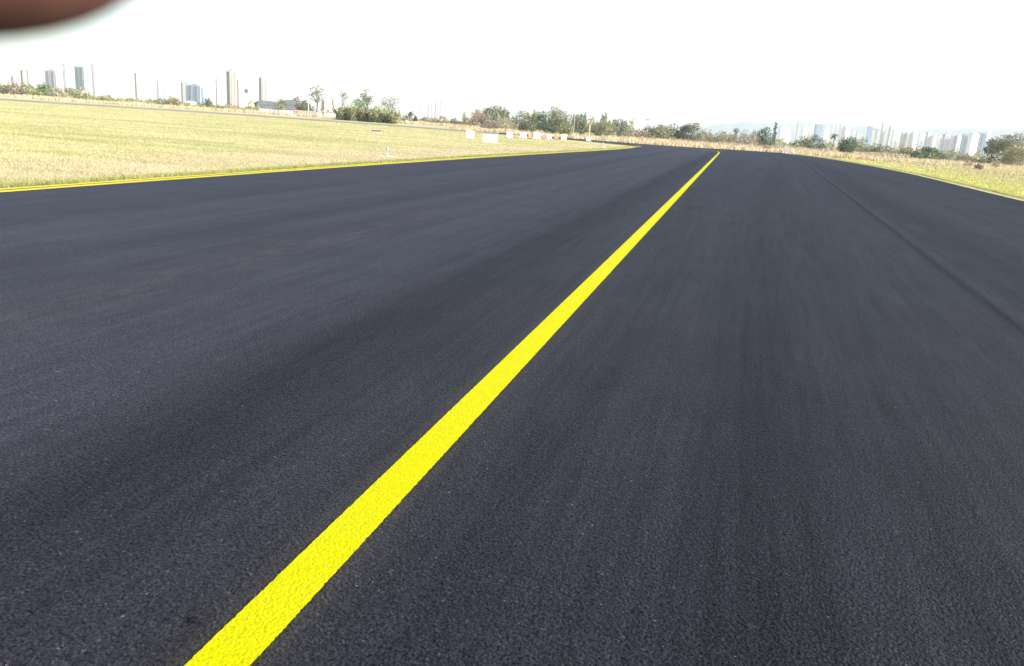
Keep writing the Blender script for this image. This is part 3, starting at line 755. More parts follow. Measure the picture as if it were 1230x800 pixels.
#        kind     u    top  width dist  label, category, leaf, density
PL = [
 ('bush', 5, 100.5, 15, 330, 'grey brown scrubby shrub cut by the left border of the photo', 'shrub', 'grey', 1),
 ('tree', 17, 98.5, 15, 320, 'brownish thin tree second from the left border', 'tree', 'brown', .8),
 ('tree', 28, 98, 13, 325, 'pale brown tree in front of the twin dark edged tower', 'tree', 'olive', .8),
 ('bush', 40, 101, 17, 310, 'yellow green round bush just left of the dark green tree under the wide grey tower', 'shrub', 'lime', 1),
 ('tree', 54, 98.5, 16, 315, 'dark green tree below the left corner of the wide grey tower', 'tree', 'leaf', 1),
 ('bush', 66, 105, 14, 300, 'grey green bush at the foot of the wide grey tower', 'shrub', 'grey', 1),
 ('bush', 76, 109, 14, 290, 'orange brown low shrub at the foot of the crane mast', 'shrub', 'brown', 1),
 ('tree', 86, 104.5, 22, 310, 'flat topped olive tree in front of the two toned glass tower', 'tree', 'olive', 1),
 ('bush', 96, 110, 13, 295, 'dark shrub left of the low white house', 'shrub', 'leaf', 1),
 ('bush', 116, 113, 22, 285, 'yellow green spreading shrub at the foot of the very thin dark tower', 'shrub', 'lime', 1),
 ('bush', 135, 119, 18, 280, 'low yellowish scrub right of the yellow green spreading shrub', 'shrub', 'lime', .8),
 ('bush', 152, 121, 20, 280, 'low straw coloured scrub on the empty skyline gap', 'shrub', 'olive', .8),
 ('bush', 173, 119.5, 9, 290, 'small dark round bush alone on the skyline gap', 'shrub', 'leaf', 1),
 ('tree', 193, 117, 15, 300, 'grey green tree at the foot of the two thin dark chimneylike towers', 'tree', 'grey', 1),
 ('tree', 206, 115, 17, 300, 'fuller olive green tree left of the white domed building', 'tree', 'olive', 1),
 ('bush', 217, 121, 12, 290, 'small brown shrub touching the white domed building', 'shrub', 'brown', 1),
 ('tree', 248, 116.5, 10, 300, 'dark square crowned tree right of the blue tower', 'tree', 'dark', 1.1),
 ('bush', 240, 124, 14, 290, 'brown green bush below the blue tower', 'shrub', 'brown', 1),
 ('bush', 262, 127, 20, 285, 'green hedge bush at the foot of the antenna tower', 'shrub', 'leaf', 1),
 ('bush', 280, 127, 22, 285, 'green hedge bush at the foot of the tall cream tower', 'shrub', 'olive', 1),
 ('bush', 300, 130, 20, 285, 'pale green hedge bush in front of the small pinkish house', 'shrub', 'lime', 1),
 ('bush', 316, 131, 15, 285, 'low green hedge bush in front of the first dark arched roof', 'shrub', 'leaf', 1),
 ('tree', 337, 118, 14, 270, 'yellow green tree between the two dark arched roofs', 'tree', 'lime', 1),
 ('sparse', 359, 113.5, 14, 270, 'reddish twiggy tree over the second dark arched roof', 'tree', 'pink', .7),
 ('tree', 369, 119, 18, 268, 'dark green tree at the foot of the tall sparse tree', 'tree', 'leaf', 1),
 ('high', 381, 100, 21, 255, 'tall sparse tree with open crown, highest of the left tree line', 'tree', 'grey', .55),
 ('cypress', 388, 119, 6, 250, 'narrow brown tree right of the tall sparse tree', 'tree', 'brown', 1),
 ('cypress', 400, 118, 6, 262, 'narrow grey tree beside the bluish white house', 'tree', 'grey', .9),
 ('sparse', 412, 108.5, 12, 255, 'slender see through tree at the left end of the bamboo thicket', 'tree', 'grey', .6),
 ('clump', 411, 123, 18, 205, 'dark brownish bamboo clump at the left end of the thicket', 'bamboo', 'olive', 1.2),
 ('clump', 422, 118.5, 20, 205, 'brown tinged bamboo clump, second in the thicket', 'bamboo', 'olive', 1),
 ('tree', 432, 116.5, 18, 215, 'dark rounded tree rising behind the middle of the bamboo thicket', 'tree', 'leaf', 1),
 ('clump', 438, 121, 22, 200, 'green bamboo clump in the middle of the thicket', 'bamboo', 'lime', 1),
 ('clump', 452, 123.5, 20, 198, 'lime green bamboo clump under the lollipop tree', 'bamboo', 'lime', 1),
 ('clump', 464, 126.5, 18, 198, 'grey green bamboo clump under the flat spreading tree', 'bamboo', 'lime', 1),
 ('clump', 474, 127.5, 14, 196, 'pale lime bamboo clump at the right end of the thicket', 'bamboo', 'lime', 1),
 ('high', 440, 104.5, 12, 225, 'thin trunked lollipop tree rising out of the bamboo thicket', 'tree', 'grey', .9),
 ('sparse', 469, 111.5, 23, 230, 'flat spreading sparse tree above the right end of the bamboo', 'tree', 'grey', 1.0),
 ('bush', 484, 142, 8, 300, 'tiny dark shrub right of the bamboo thicket', 'shrub', 'dark', 1),
 ('palm', 492, 134.5, 11, 290, 'small leaning palm right of the bamboo thicket', 'palm', 'dark', 1),
 ('cypress', 499.5, 139.5, 4, 285, 'thin dark conifer right of the small palm', 'tree', 'dark', 1),
 ('bush', 506, 140, 12, 300, 'grey bush under the first thin far tower', 'shrub', 'grey', 1),
 ('bush', 515, 141, 16, 290, 'tan brown bush left of the five slim far towers', 'shrub', 'brown', 1),
 ('bush', 523, 143, 14, 270, 'dark grey bush below the five slim far towers', 'shrub', 'dark', 1),
 ('tree', 532, 139, 18, 290, 'tan thin leaved tree right below the five slim far towers', 'tree', 'brown', .9),
 ('bush', 544, 143.5, 14, 270, 'dark green bush right of the tan tree', 'shrub', 'dark', 1),
 ('bush', 557, 145, 14, 265, 'dark green low bush left of the pinkish bare tree', 'shrub', 'leaf', 1),
 ('sparse', 577, 131.5, 26, 215, 'pinkish brown almost bare tree left of the big green tree', 'tree', 'pink', 1.2),
 ('tree', 598, 125.5, 40, 225, 'big dark green round tree in the middle of the tree line', 'tree', 'leaf', 1.2),
 ('bush', 590, 141, 24, 190, 'reddish brown dry bush under the left of the big round tree', 'shrub', 'pink', 1),
 ('bush', 609, 140, 28, 188, 'tan dry bush under the right of the big round tree', 'shrub', 'brown', 1),
 ('tree', 628, 131, 16, 260, 'grey green round tree right of the big green tree', 'tree', 'grey', 1),
 ('bush', 630, 142.5, 19, 172, 'dark blue green bush behind the white and orange barriers', 'shrub', 'dark', 1.2),
 ('bush', 640, 144, 12, 178, 'dark low bush right of the blue green bush', 'shrub', 'leaf', 1.1),
 ('tree', 644, 132.5, 14, 250, 'olive tree left of the tallest middle tree', 'tree', 'olive', 1),
 ('tree', 653, 133, 11, 245, 'dark small crowned tree touching the tallest middle tree', 'tree', 'dark', 1),
 ('sparse', 668, 126, 24, 235, 'tallest tree of the middle group with open rounded crown', 'tree', 'grey', 1.5),
 ('tree', 678, 133, 18, 232, 'olive tree on the right shoulder of the tallest middle tree', 'tree', 'olive', 1),
 ('bush', 664, 146, 20, 175, 'dark green bush under the tallest middle tree', 'shrub', 'dark', 1.1),
 ('clump', 680, 145, 16, 172, 'bright green upright shrub left of the dark cypress', 'shrub', 'lime', 1),
 ('tree', 693, 137, 16, 220, 'grey green tree behind the pale mast', 'tree', 'grey', 1),
 ('cypress', 700, 143, 8, 180, 'dark cypress left of the yellow cross post', 'tree', 'dark', 1.2),
 ('tree', 698, 136.5, 14, 240, 'dark crowned tree behind the cypress', 'tree', 'leaf', 1),
 ('sparse', 711, 138, 16, 215, 'pale dry tree behind the yellow cross post', 'tree', 'brown', 1.1),
 ('tree', 724, 141, 18, 215, 'pale olive tree right of the yellow cross post', 'tree', 'olive', 1),
 ('bush', 720, 154, 11, 178, 'small dark bush right of the yellow cross post', 'shrub', 'dark', 1),
 ('bush', 733, 149, 14, 200, 'olive bush left of the lone dark tree', 'shrub', 'olive', 1),
 ('tree', 747, 142, 15, 205, 'lone dark grey tree left of the gap before the olive trees', 'tree', 'dark', 1),
 ('sparse', 740, 142.5, 9, 210, 'pinkish twiggy tree touching the lone dark grey tree', 'tree', 'pink', 1),
 ('bush', 768, 152, 22, 230, 'brown olive bush right of the gap, below the T topped pole', 'shrub', 'brown', 1),
 ('tree', 779, 150, 16, 235, 'dark olive tree beside the T topped pole', 'tree', 'leaf', 1),
 ('tree', 797, 149, 26, 215, 'broad yellow olive tree with pale trunks', 'tree', 'olive', 1.1),
 ('tree', 810, 148, 20, 250, 'dark rounded tree behind the yellow olive tree', 'tree', 'dark', 1.1),
 ('tree', 821, 150, 18, 240, 'dark blue grey tree right of the yellow olive tree', 'tree', 'dark', 1.1),
 ('tree', 834, 146, 20, 240, 'grey green tallest tree behind the bend of the centre line', 'tree', 'grey', 1.2),
 ('bush', 850, 151.5, 22, 250, 'olive bush right of the tallest tree behind the bend', 'shrub', 'olive', 1),
 ('bush', 866, 155, 22, 255, 'pale olive bush straight behind the bend of the centre line', 'shrub', 'olive', 1),
 ('bush', 882, 158, 20, 260, 'brownish bush right of the bend of the centre line', 'shrub', 'brown', 1),
 ('bush', 896, 159, 16, 270, 'thin brown grey bush left of the three misty treetops', 'shrub', 'grey', .9),
 ('tree', 885, 153.5, 7, 520, 'leftmost of three misty grey treetops behind the brown scrub', 'tree', 'grey', 1),
 ('tree', 896, 155, 9, 520, 'middle one of three misty grey treetops behind the brown scrub', 'tree', 'grey', 1),
 ('tree', 907, 155, 10, 520, 'rightmost of three misty grey treetops behind the brown scrub', 'tree', 'grey', 1),
 ('tree', 922, 152, 17, 230, 'dark pointed tree at the left end of the right skyline', 'tree', 'dark', 1.1),
 ('cypress', 932.5, 146, 5, 260, 'thin dark cypress touching the dark pointed tree', 'tree', 'dark', 1.2),
 ('bush', 921, 172, 18, 165, 'brown scrub bush at the far right end of the asphalt', 'shrub', 'brown', 1),
 ('bush', 957, 166, 15, 330, 'low dark bush below the thin grey tower', 'shrub', 'dark', 1),
 ('tree', 968, 161.5, 11, 320, 'small dark green tree right of the thin grey tower', 'tree', 'leaf', 1),
 ('tree', 979, 161, 15, 300, 'green tree in front of the blue grey tower', 'tree', 'leaf', 1),
 ('bush', 988, 164, 10, 290, 'dark bush right of the green tree under the blue grey tower', 'shrub', 'dark', 1),
 ('palm', 1002, 159.5, 10, 280, 'thin ragged palm left of the round dark bush', 'palm', 'leaf', 1),
 ('round', 1019.5, 163.5, 17.5, 185, 'solitary round dark green bush standing in the tan grass', 'shrub', 'dark', 1.5),
 ('tree', 1038, 163.5, 12, 300, 'olive tree right of the solitary round bush', 'tree', 'olive', 1),
 ('bush', 1052, 170, 20, 310, 'dark grey low bush below the white tower cluster', 'shrub', 'dark', 1),
 ('bush', 1068, 172, 18, 300, 'grey green low bush right below the white tower cluster', 'shrub', 'grey', 1),
 ('bush', 1084, 172, 22, 290, 'olive low bush in the middle of the right tree belt', 'shrub', 'olive', 1),
 ('bush', 1099, 171.5, 18, 290, 'pale olive low bush left of the umbrella shaped tree', 'shrub', 'olive', 1),
 ('tree', 1115, 175, 28, 200, 'umbrella shaped dark tree standing in the right grass', 'tree', 'leaf', 1.2),
 ('bush', 1129, 181, 16, 215, 'green bush on the right side of the umbrella shaped tree', 'shrub', 'leaf', 1),
 ('bush', 1148, 177.5, 34, 240, 'wide grey green bush below the lilac towers', 'shrub', 'grey', 1.1),
 ('bush', 1164, 183, 18, 215, 'reddish grey bush right of the wide grey green bush', 'shrub', 'pink', 1),
 ('bush', 1182, 186, 20, 190, 'very dark low bush left of the big right hand trees', 'shrub', 'dark', 1.4),
 ('tree', 1197, 164, 15, 215, 'dark narrow tree at the left of the big right hand trees', 'tree', 'dark', 1.1),
 ('tree', 1212, 161, 22, 205, 'big olive tree near the right border', 'tree', 'olive', 1.2),
 ('tree', 1229, 158, 22, 200, 'tall grey green tree cut by the right border', 'tree', 'grey', 1.2),
 ('tree', 1222, 170, 20, 185, 'lower tan green tree in front of the two big right hand trees', 'tree', 'olive', 1.1),
 ('bush', 1197, 190, 10, 150, 'small brown shrub in the grass below the dark narrow tree', 'shrub', 'brown', 1),
 ('bush', 1165, 192.5, 6, 135, 'small dark red shrub, left one of a pair in the right grass', 'shrub', 'rustleaf', 1),
 ('bush', 1177, 194, 7, 118, 'dark purplish dead shrub, right one of a pair in the right grass', 'shrub', 'rustleaf', 1),
]
M['rustleaf'] = leaf_mat('leaf_rust', (0.10, 0.07, 0.075), (0.21, 0.145, 0.13))
for kind, u, vt, w, dist, label, cat, leaf, dens in PL:
    plant(kind, u, vt, w, dist, label, cat, leaf, dens=dens)

# far-off low scrub reads as one mass: dry weeds between the trees and the lawn
def scrub(name, az0, az1, d0, d1, hmin, hmax, n, mat, label):
    d = R.uniform(d0, d1, n); a = R.uniform(math.radians(az0), math.radians(az1), n)
    X, Y = d * np.sin(a), d * np.cos(a)
    pat = np.sin(X * 0.31 + 2 * np.sin(Y * 0.07)) * np.sin(Y * 0.13 + 2 * np.sin(X * 0.11))
    ok = pat > -0.3
    X, Y, d = X[ok], Y[ok], d[ok]
    o = blades(name, X, Y, R.uniform(hmin, hmax, len(X)) * (0.8 + 0.5 * pat[ok]), 0.12 + d * 0.0009, mat, label, 'scrub')
    return o
scrub('low_scrub', -50, -14, 235, 300, 0.3, 0.9, 26000, M['straw'], 'low pale weeds in front of the left tree line')
scrub('low_scrub', -16, 34, 190, 330, 0.3, 1.15, 42000, M['brown'], 'brown waist high weeds between the dry grass and the right trees')

def undergrowth(u0, u1, n, dist, hpx, leaf, label):
    us = R.uniform(u0, u1, n)
    prof = 0.62 + 0.2 * np.sin(us * 0.21) + 0.14 * np.sin(us * 0.53 + 1) + 0.1 * np.sin(us * 1.3)
    ds = dist + R.uniform(-14, 14, n)
    hh = hpx * dist / F * prof
    z = gz + hh * R.uniform(0, 1, n) ** 0.8 + R.normal(0, 0.15, n)
    a = np.array([math.atan2(at(u, horizon(u), 1).x, at(u, horizon(u), 1).y) for u in np.linspace(u0, u1, 60)])
    az_ = np.interp(us, np.linspace(u0, u1, 60), a)
    P = np.stack([ds * np.sin(az_), ds * np.cos(az_), z], 1)
    A = R.normal(0, 1, (n, 3)); A /= np.linalg.norm(A, axis=1)[:, None]
    B = R.normal(0, 1, (n, 3)); B -= (A * B).sum(1)[:, None] * A; B /= np.linalg.norm(B, axis=1)[:, None]
    sz = (dist * 0.0014 * R.uniform(0.6, 1.2, n))[:, None]
    V = np.stack([P - A * sz * .6 - B * sz * .4, P + A * sz * .6 - B * sz * .3, P + A * sz * .2 + B * sz * .5, P - A * sz * .5 + B * sz * .3], 1)
    o = np_mesh('undergrowth', V.reshape(-1, 3), 4, M[leaf])
    tag(o, label, 'undergrowth', None, 'stuff')
undergrowth(555, 760, 12000, 262, 24, 'olive', 'dense olive undergrowth filling the gaps of the middle tree group')
undergrowth(640, 740, 7500, 245, 28, 'leaf', 'darker green undergrowth behind the barriers')
undergrowth(755, 915, 7000, 290, 14, 'brown', 'brown undergrowth behind the bend of the centre line')
undergrowth(905, 1190, 9000, 340, 10, 'olive', 'olive undergrowth belt below the right skyline')
undergrowth(482, 562, 2500, 310, 8, 'grey', 'grey undergrowth right of the bamboo thicket')
undergrowth(0, 112, 5000, 335, 13, 'olive', 'olive undergrowth below the leftmost towers')
undergrowth(112, 400, 6000, 335, 7, 'lime', 'low yellow green undergrowth below the left skyline')
undergrowth(404, 482, 3500, 215, 20, 'lime', 'light green undergrowth inside the bamboo thicket')

# ------------------------------------------------------------------ buildings
def building(u, vt, w, dist, wall, label, depth=0.7, rz=0.5, wing=0.0, tank=1, name='apartment_tower', bay=1, group=None, curved=False):
    top = at(u, vt, dist)
    H = top.z - gz
    Wd = max(w * dist / F, 1.2)
    root = empty(name, (top.x, top.y, gz))
    face = math.atan2(-top.x, top.y)            # local -Y faces the camera side
    c, s = abs(math.cos(rz)), abs(math.sin(rz))
    Wx = Wd / (c + depth * s)
    Dy = Wx * depth
    root.rotation_euler = (0, 0, face + rz)
    tag(root, label, 'building', group)
    m = MB()
    x0, x1, y0, y1 = -Wx / 2, Wx / 2, -Dy / 2, Dy / 2
    Hm = H - (H * 0.05 + 1 if tank else 0)
    m.box(x0, x1, y0, y1, 0, Hm)
    if wing:
        m.box(x0 - Wx * 0.12, x0 - 0.02, y0 * 0.6, y1 * 0.6, 0, Hm * wing)
        m.box(x1 + 0.02, x1 + Wx * 0.12, y0 * 0.6, y1 * 0.6, 0, Hm * wing)
    m.build('wall', WALL[wall], root)
    if bay and Wx > 4:
        b = MB()
        for fx in ((-0.22, 0.22) if bay == 2 else (0.0,)):
            b.box(Wx * fx - Wx * 0.07, Wx * fx + Wx * 0.07, y0 - 0.5, y0 - 0.01, 2, Hm * 0.96)
        b.build('balcony_bay', WALL['dark' if wall == 'dark' else 'soft' if wall in ('pale', 'beige', 'lilac', 'teal', 'blue') else 'midgrey'], root)
    r = MB()
    r.box(x0 - 0.25, x1 + 0.25, y0 - 0.25, y1 + 0.25, Hm + 0.003, Hm + 0.9)
    r.build('parapet', M['concrete'], root)
    if tank:
        t = MB().box(-Wx * 0.22, Wx * 0.2, -Dy * 0.25, Dy * 0.25, Hm + 0.905, H)
        t.build('roof_tank', WALL[wall], root)
    return root

BL = [  # u, top, width, dist, wall, label, depth, rz, wing, tank, bay
 (-1, 78, 5, 1500, 'grey', 'grey tower cut off by the left border of the photo', .8, .4, 0, 0, 0),
 (18, 91, 7, 1700, 'lilac', 'short grey tower left of the three thin leftmost towers', .8, .5, .7, 1, 1),
 (22.5, 84, 2.5, 1800, 'grey', 'very thin grey tower behind the short grey tower', .9, .4, 0, 0, 0),
 (29, 84.5, 6, 1600, 'pale', 'white tower with two dark edges right of the very thin grey tower', .6, .3, .98, 0, 0),
 (63.5, 83, 15, 1300, 'lilac', 'wide grey lilac tower with rounded roof box', .8, -.6, 0, 1, 2),
 (98.5, 81, 14, 1350, 'teal', 'two toned glass tower with slanting top edge', .8, -.7, 0, 0, 2),
 (110.8, 76, 2.2, 1400, 'dark', 'very thin dark tower right of the two toned glass tower', .9, .2, 0, 0, 0),
 (165.5, 86, 7, 2600, 'pale', 'faint white tower fading alone in the bright sky', .7, .4, 0, 1, 2),
 (189.3, 97, 1.9, 1500, 'dark', 'left one of two thin dark chimneylike towers', .9, .3, 0, 0, 0),
 (197, 98, 1.8, 1600, 'grey', 'right one of two thin chimneylike towers, paler', .9, .3, 0, 0, 0),
 (213, 99, 1.8, 1700, 'grey', 'thin grey tower left of the white tower with dark edges', .9, .3, 0, 0, 0),
 (221, 99, 5.5, 1500, 'pale', 'white tower with two dark edges left of the blue tower', .6, .3, .97, 0, 0),
 (235, 101, 19, 1250, 'blue', 'broad blue tower with stepped top', .7, -.5, .93, 1, 2),
 (261, 92, 4, 1900, 'pale', 'white tower carrying a thin antenna', .7, .4, 0, 1, 0),
 (278, 83.5, 11, 1350, 'beige', 'tall cream tower with dark roof box', .9, .45, 0, 1, 2),
 (287, 96, 4, 2600, 'pale', 'faint pale tower touching the tall cream tower', .9, .45, 0, 0, 0),
 (316, 91, 9, 1500, 'pale', 'white tower with grey corner left of the reddish twiggy tree', .7, .5, 0, 1, 2),
 (506, 122, 2.2, 2500, 'grey', 'single thin far tower left of the five slim ones', .9, .3, 0, 0, 0),
 (515, 126, 2, 2500, 'pale', 'shortest and leftmost of five slim far towers', .9, .3, 0, 0, 0),
 (519.5, 124, 2.5, 2500, 'grey', 'second of five slim far towers', .9, .3, 0, 0, 0),
 (523.5, 123, 2.2, 2500, 'pale', 'third of five slim far towers', .9, .3, 0, 0, 0),
 (526.5, 120.5, 2, 2500, 'grey', 'tallest of five slim far towers', .9, .3, 0, 0, 0),
 (530, 121, 2.4, 2500, 'grey', 'rightmost of five slim far towers', .9, .3, 0, 0, 0),
 (943, 151.5, 12, 2100, 'white', 'wide white block right of the dark pointed tree', .6, .35, .8, 1, 1),
 (960.5, 145, 3.4, 2000, 'midgrey', 'thin grey tower, highest between the white block and the blue grey tower', .9, .3, 0, 0, 0),
 (968, 150, 6, 2300, 'pink', 'pinkish white tower right of the thin grey tower', .7, .4, 0, 1, 1),
 (975, 149, 4, 2400, 'white', 'white tower touching the left side of the blue grey tower', .7, .4, 0, 1, 0),
 (984.5, 148.5, 8.5, 1900, 'blue', 'blue grey tower standing alone among white ones', .8, .3, 0, 1, 0),
 (994, 151, 6, 2400, 'white', 'white tower touching the right side of the blue grey tower', .7, .4, 0, 1, 1),
 (1002, 150, 5, 2500, 'white', 'white tower above the thin ragged palm', .7, .4, 0, 1, 0),
 (1013, 147.5, 5, 2500, 'pink', 'pinkish tower straight above the round dark bush', .7, .4, 0, 1, 1),
 (1019, 150, 5, 2500, 'white', 'white tower above the right half of the round dark bush', .7, .4, 0, 1, 0),
 (1028, 158, 9, 2400, 'white', 'low white block right of the round dark bush', .6, .4, .8, 0, 1),
 (1045.5, 152, 5, 2100, 'blue', 'pale blue tower left of the white tower cluster', .8, .3, 0, 0, 0),
 (1051, 154, 4.5, 2400, 'white', 'white low tower right of the pale blue tower', .7, .5, 0, 1, 0),
 (1056.5, 149, 3.4, 2400, 'white', 'slim white tower with grey left side, first of the cluster', .9, .5, 0, 0, 0),
 (1062.5, 146, 3.6, 2300, 'midgrey', 'tallest grey sided tower of the white cluster', .9, .5, 0, 1, 0),
 (1067, 149.5, 4.0, 2400, 'white', 'white tower right of the tallest one in the cluster', .8, .5, 0, 1, 0),
 (1071, 152, 3.0, 2400, 'midgrey', 'grey slim tower at the right end of the white cluster', .9, .5, 0, 0, 0),
 (1077.5, 155, 8, 2300, 'white', 'bright white wide tower right of the cluster', .5, .5, .9, 0, 1),
 (1085.5, 158.5, 5.5, 2500, 'midgrey', 'grey and white tower, first of the lower right row', .9, .7, 0, 1, 0),
 (1092, 158.5, 6, 2500, 'cream', 'cream tower, second of the lower right row', .9, .7, 0, 1, 1),
 (1099.5, 158, 6, 2500, 'white', 'white tower with grey left face, third of the lower right row', .9, .7, 0, 1, 1),
 (1107.5, 159.5, 7, 2300, 'white', 'broader white tower, fourth of the lower right row', .9, .6, 0, 1, 1),
 (1116, 159.5, 5.5, 2400, 'midgrey', 'grey tower, fifth of the lower right row', .9, .6, 0, 0, 0),
 (1123, 162, 5, 2400, 'white', 'white tower, sixth of the lower right row', .9, .6, 0, 1, 0),
 (1129.5, 161.5, 6, 2300, 'white', 'white tower left of the lilac block', .9, .6, 0, 1, 1),
 (1138, 160, 8, 2200, 'midlilac', 'broad lilac block over the wide grey green bush', .8, .5, .95, 1, 1),
 (1146, 161, 6, 2300, 'midlilac', 'narrower lilac block right of the broad one', .8, .5, 0, 1, 1),
 (1153, 161.5, 6, 2300, 'white', 'pale tower between the lilac and the blue striped block', .8, .5, 0, 1, 1),
 (1161, 160.5, 7.5, 2200, 'blue', 'blue striped block left of the bright white slab', .8, .4, 0, 1, 2),
 (1170.5, 159.5, 9.5, 2000, 'white', 'bright white plain slab, brightest on the right skyline', .5, .9, 0, 1, 0),
 (1178.5, 160, 4, 2100, 'midlilac', 'lilac slim tower right of the bright white slab', .9, .3, 0, 0, 0),
 (1183, 161, 4, 2100, 'blue', 'blue slim tower second right of the bright white slab', .9, .3, 0, 0, 0),
 (1188, 157, 5, 2200, 'white', 'white tower just left of the dark narrow tree', .8, .4, 0, 1, 0),
 (1205, 161, 5, 2200, 'white', 'white tower peeping between the right hand trees', .8, .4, 0, 1, 0),
]
for u, vt, w, dist, wall, label, dep, rz, wing, tank, bay in BL:
    o = building(u, vt, w, dist, wall, label, dep, rz, wing, tank, 'apartment_tower', bay)
    if 'two dark edges' in label:
        Wd = w * dist / F; H = o.children[0].dimensions.z
        H = max(v.co.z for v in o.children[0].data.vertices)
        Wx = max(v.co.x for v in o.children[0].data.vertices)
        for sgn in (-1, 1):
            MB().box(*sorted((sgn * Wx * 0.72, sgn * Wx * 1.02)), -Wx * 0.75, -Wx * 0.62, 0, H * 1.01).build('corner_pier', WALL['dark'], o)
    if 'thin antenna' in label:
        MB().tube([(0, 0, 58), (0, 0, 76)], [0.9, 0.3], 6).build('antenna', M['darkmetal'], o)

def low_house(u, vt, w, dist, wallm, roofm, label, name='house', shape='gable', cat='building'):
    top = at(u, vt, dist); H = top.z - gz; Wd = w * dist / F
    root = empty(name, (top.x, top.y, gz), math.atan2(-top.x, top.y) + 0.2)
    tag(root, label, cat)
    hw = Wd / 2; D = Wd * 0.6
    wh = H * 0.6
    MB().box(-hw, hw, 0, D, 0, wh).build('wall', wallm, root)
    if shape == 'arch':
        out = [(-hw * 1.05 * math.cos(t), wh + 0.003 + (H - wh) * math.sin(t)) for t in [math.pi * i / 12 for i in range(13)]]
    elif shape == 'flat':
        out = [(-hw * 1.03, wh + .003), (hw * 1.03, wh + .003), (hw * 1.03, H), (-hw * 1.03, H)]
    else:
        out = [(-hw * 1.06, wh + .003), (hw * 1.06, wh + .003), (0, H)]
    MB().poly(out, -0.3, D + 0.3).build('roof', roofm, root)
    nwin = max(2, int(Wd / 4))
    for i in range(nwin):
        x = -hw + Wd * (i + 0.5) / nwin
        MB().box(x - 0.6, x + 0.6, -0.06, -0.003, wh * 0.35, wh * 0.75).build('window', M['darkmetal'], root)
    return root
low_house(3, 105, 12, 480, M['white'], M['white'], 'low white house partly cut by the left border', shape='flat')
low_house(25, 103.5, 9, 480, M['white'], M['concrete'], 'small white house behind the second tree from the left', shape='gable')
low_house(103, 109.5, 11, 470, M['white'], M['white'], 'small white house at the foot of the very thin dark tower', shape='flat')
low_house(229, 121.5, 12, 360, M['white'], M['white'], 'white domed building below the blue tower', shape='arch')
low_house(304, 120, 9, 520, WALL['pink'], M['red'], 'small pinkish house with reddish gable left of the arched roofs')
low_house(322, 121, 24, 420, M['slate'], M['slate'], 'first dark arched hangar roof, left of the yellow green tree', 'hangar', 'arch')
low_house(356, 120, 30, 430, M['slate'], M['slate'], 'second dark arched hangar roof, under the reddish twiggy tree', 'hangar', 'arch')
low_house(398, 122, 15, 420, M['white'], M['white'], 'bluish white house right of the narrow brown tree', shape='flat')
low_house(490, 139, 5, 420, M['white'], M['red'], 'tiny house with red roof right of the bamboo thicket')

# walls at the edge of the field, left
def wall_run(u0, u1, vt, dist, mat, label, name, posts=True):
    a, b = at(u0, vt - (u1 - u0) * 0.034, dist), at(u1, vt + (u1 - u0) * 0.034, dist)
    Ln = math.hypot(b.x - a.x, b.y - a.y); H = (a.z + b.z) / 2 - gz
    root = empty(name, (a.x, a.y, gz), math.atan2(b.y - a.y, b.x - a.x))
    tag(root, label, 'wall')
    MB().box(0, Ln, -0.1, 0.1, 0, H * 0.93).build('panel', mat, root)
    MB().box(-0.05, Ln + 0.05, -0.16, 0.16, H * 0.93 + .003, H).build('coping', M['concrete'], root)
    for i in range(8):
        x = Ln * (i + 0.5) / 8
        MB().box(x - 0.15, x + 0.15, -0.17, -0.102, 0, H * 0.92).build('post', M['concrete'], root)
wall_run(312, 352, 131.5, 262, M['white'], 'low white boundary wall in front of the dark arched roofs', 'boundary_wall')
wall_run(353, 378, 133, 255, M['red'], 'low faded red boundary wall under the tall sparse tree', 'boundary_wall')
wall_run(379, 403, 135.5, 252, M['white'], 'low whitish boundary wall left of the bamboo thicket', 'boundary_wall')

# crane, water tower, poles
def crane():
    top = at(76, 76, 1250); H = top.z - gz
    r = empty('tower_crane', (top.x, top.y, gz), math.atan2(-top.x, top.y))
    tag(r, 'thin tower crane between the wide grey tower and the glass tower', 'crane')
    m = MB()
    for x, y in ((-.9, -.9), (.9, -.9), (.9, .9), (-.9, .9)): m.tube([(x, y, 0), (x, y, H - 1)], .3, 4)
    for i in range(int(H / 3)):
        z = i * 3
        m.tube([(-.9, -.9, z), (.9, -.9, z + 3)], .16, 4); m.tube([(.9, .9, z), (-.9, .9, z + 3)], .16, 4)
    m.build('mast', M['darkmetal'], r)
    MB().tube([(-7, 0, H - 2), (6, 0, H - 1)], [.7, .5], 4).build('jib', M['metal'], r)
    MB().box(-7, -4.5, -.8, .8, H - 4.6, H - 2.6).build('counterweight', M['concrete'], r)
crane()
def water_tower():
    top = at(296, 106.5, 900); H = top.z - gz
    r = empty('water_tower', (top.x, top.y, gz))
    tag(r, 'small grey water tank on a thin pale stem above the pinkish house', 'water tower')
    MB().tube([(0, 0, 0), (0, 0, H - 4.4)], [.5, .4], 8).build('stem', M['white'], r)
    MB().tube([(0, 0, H - 4.5), (0, 0, H - 3.6), (0, 0, H - 1.0), (0, 0, H)], [.6, 1.9, 1.9, .5], 12).build('tank', M['slate'], r, True)
water_tower()
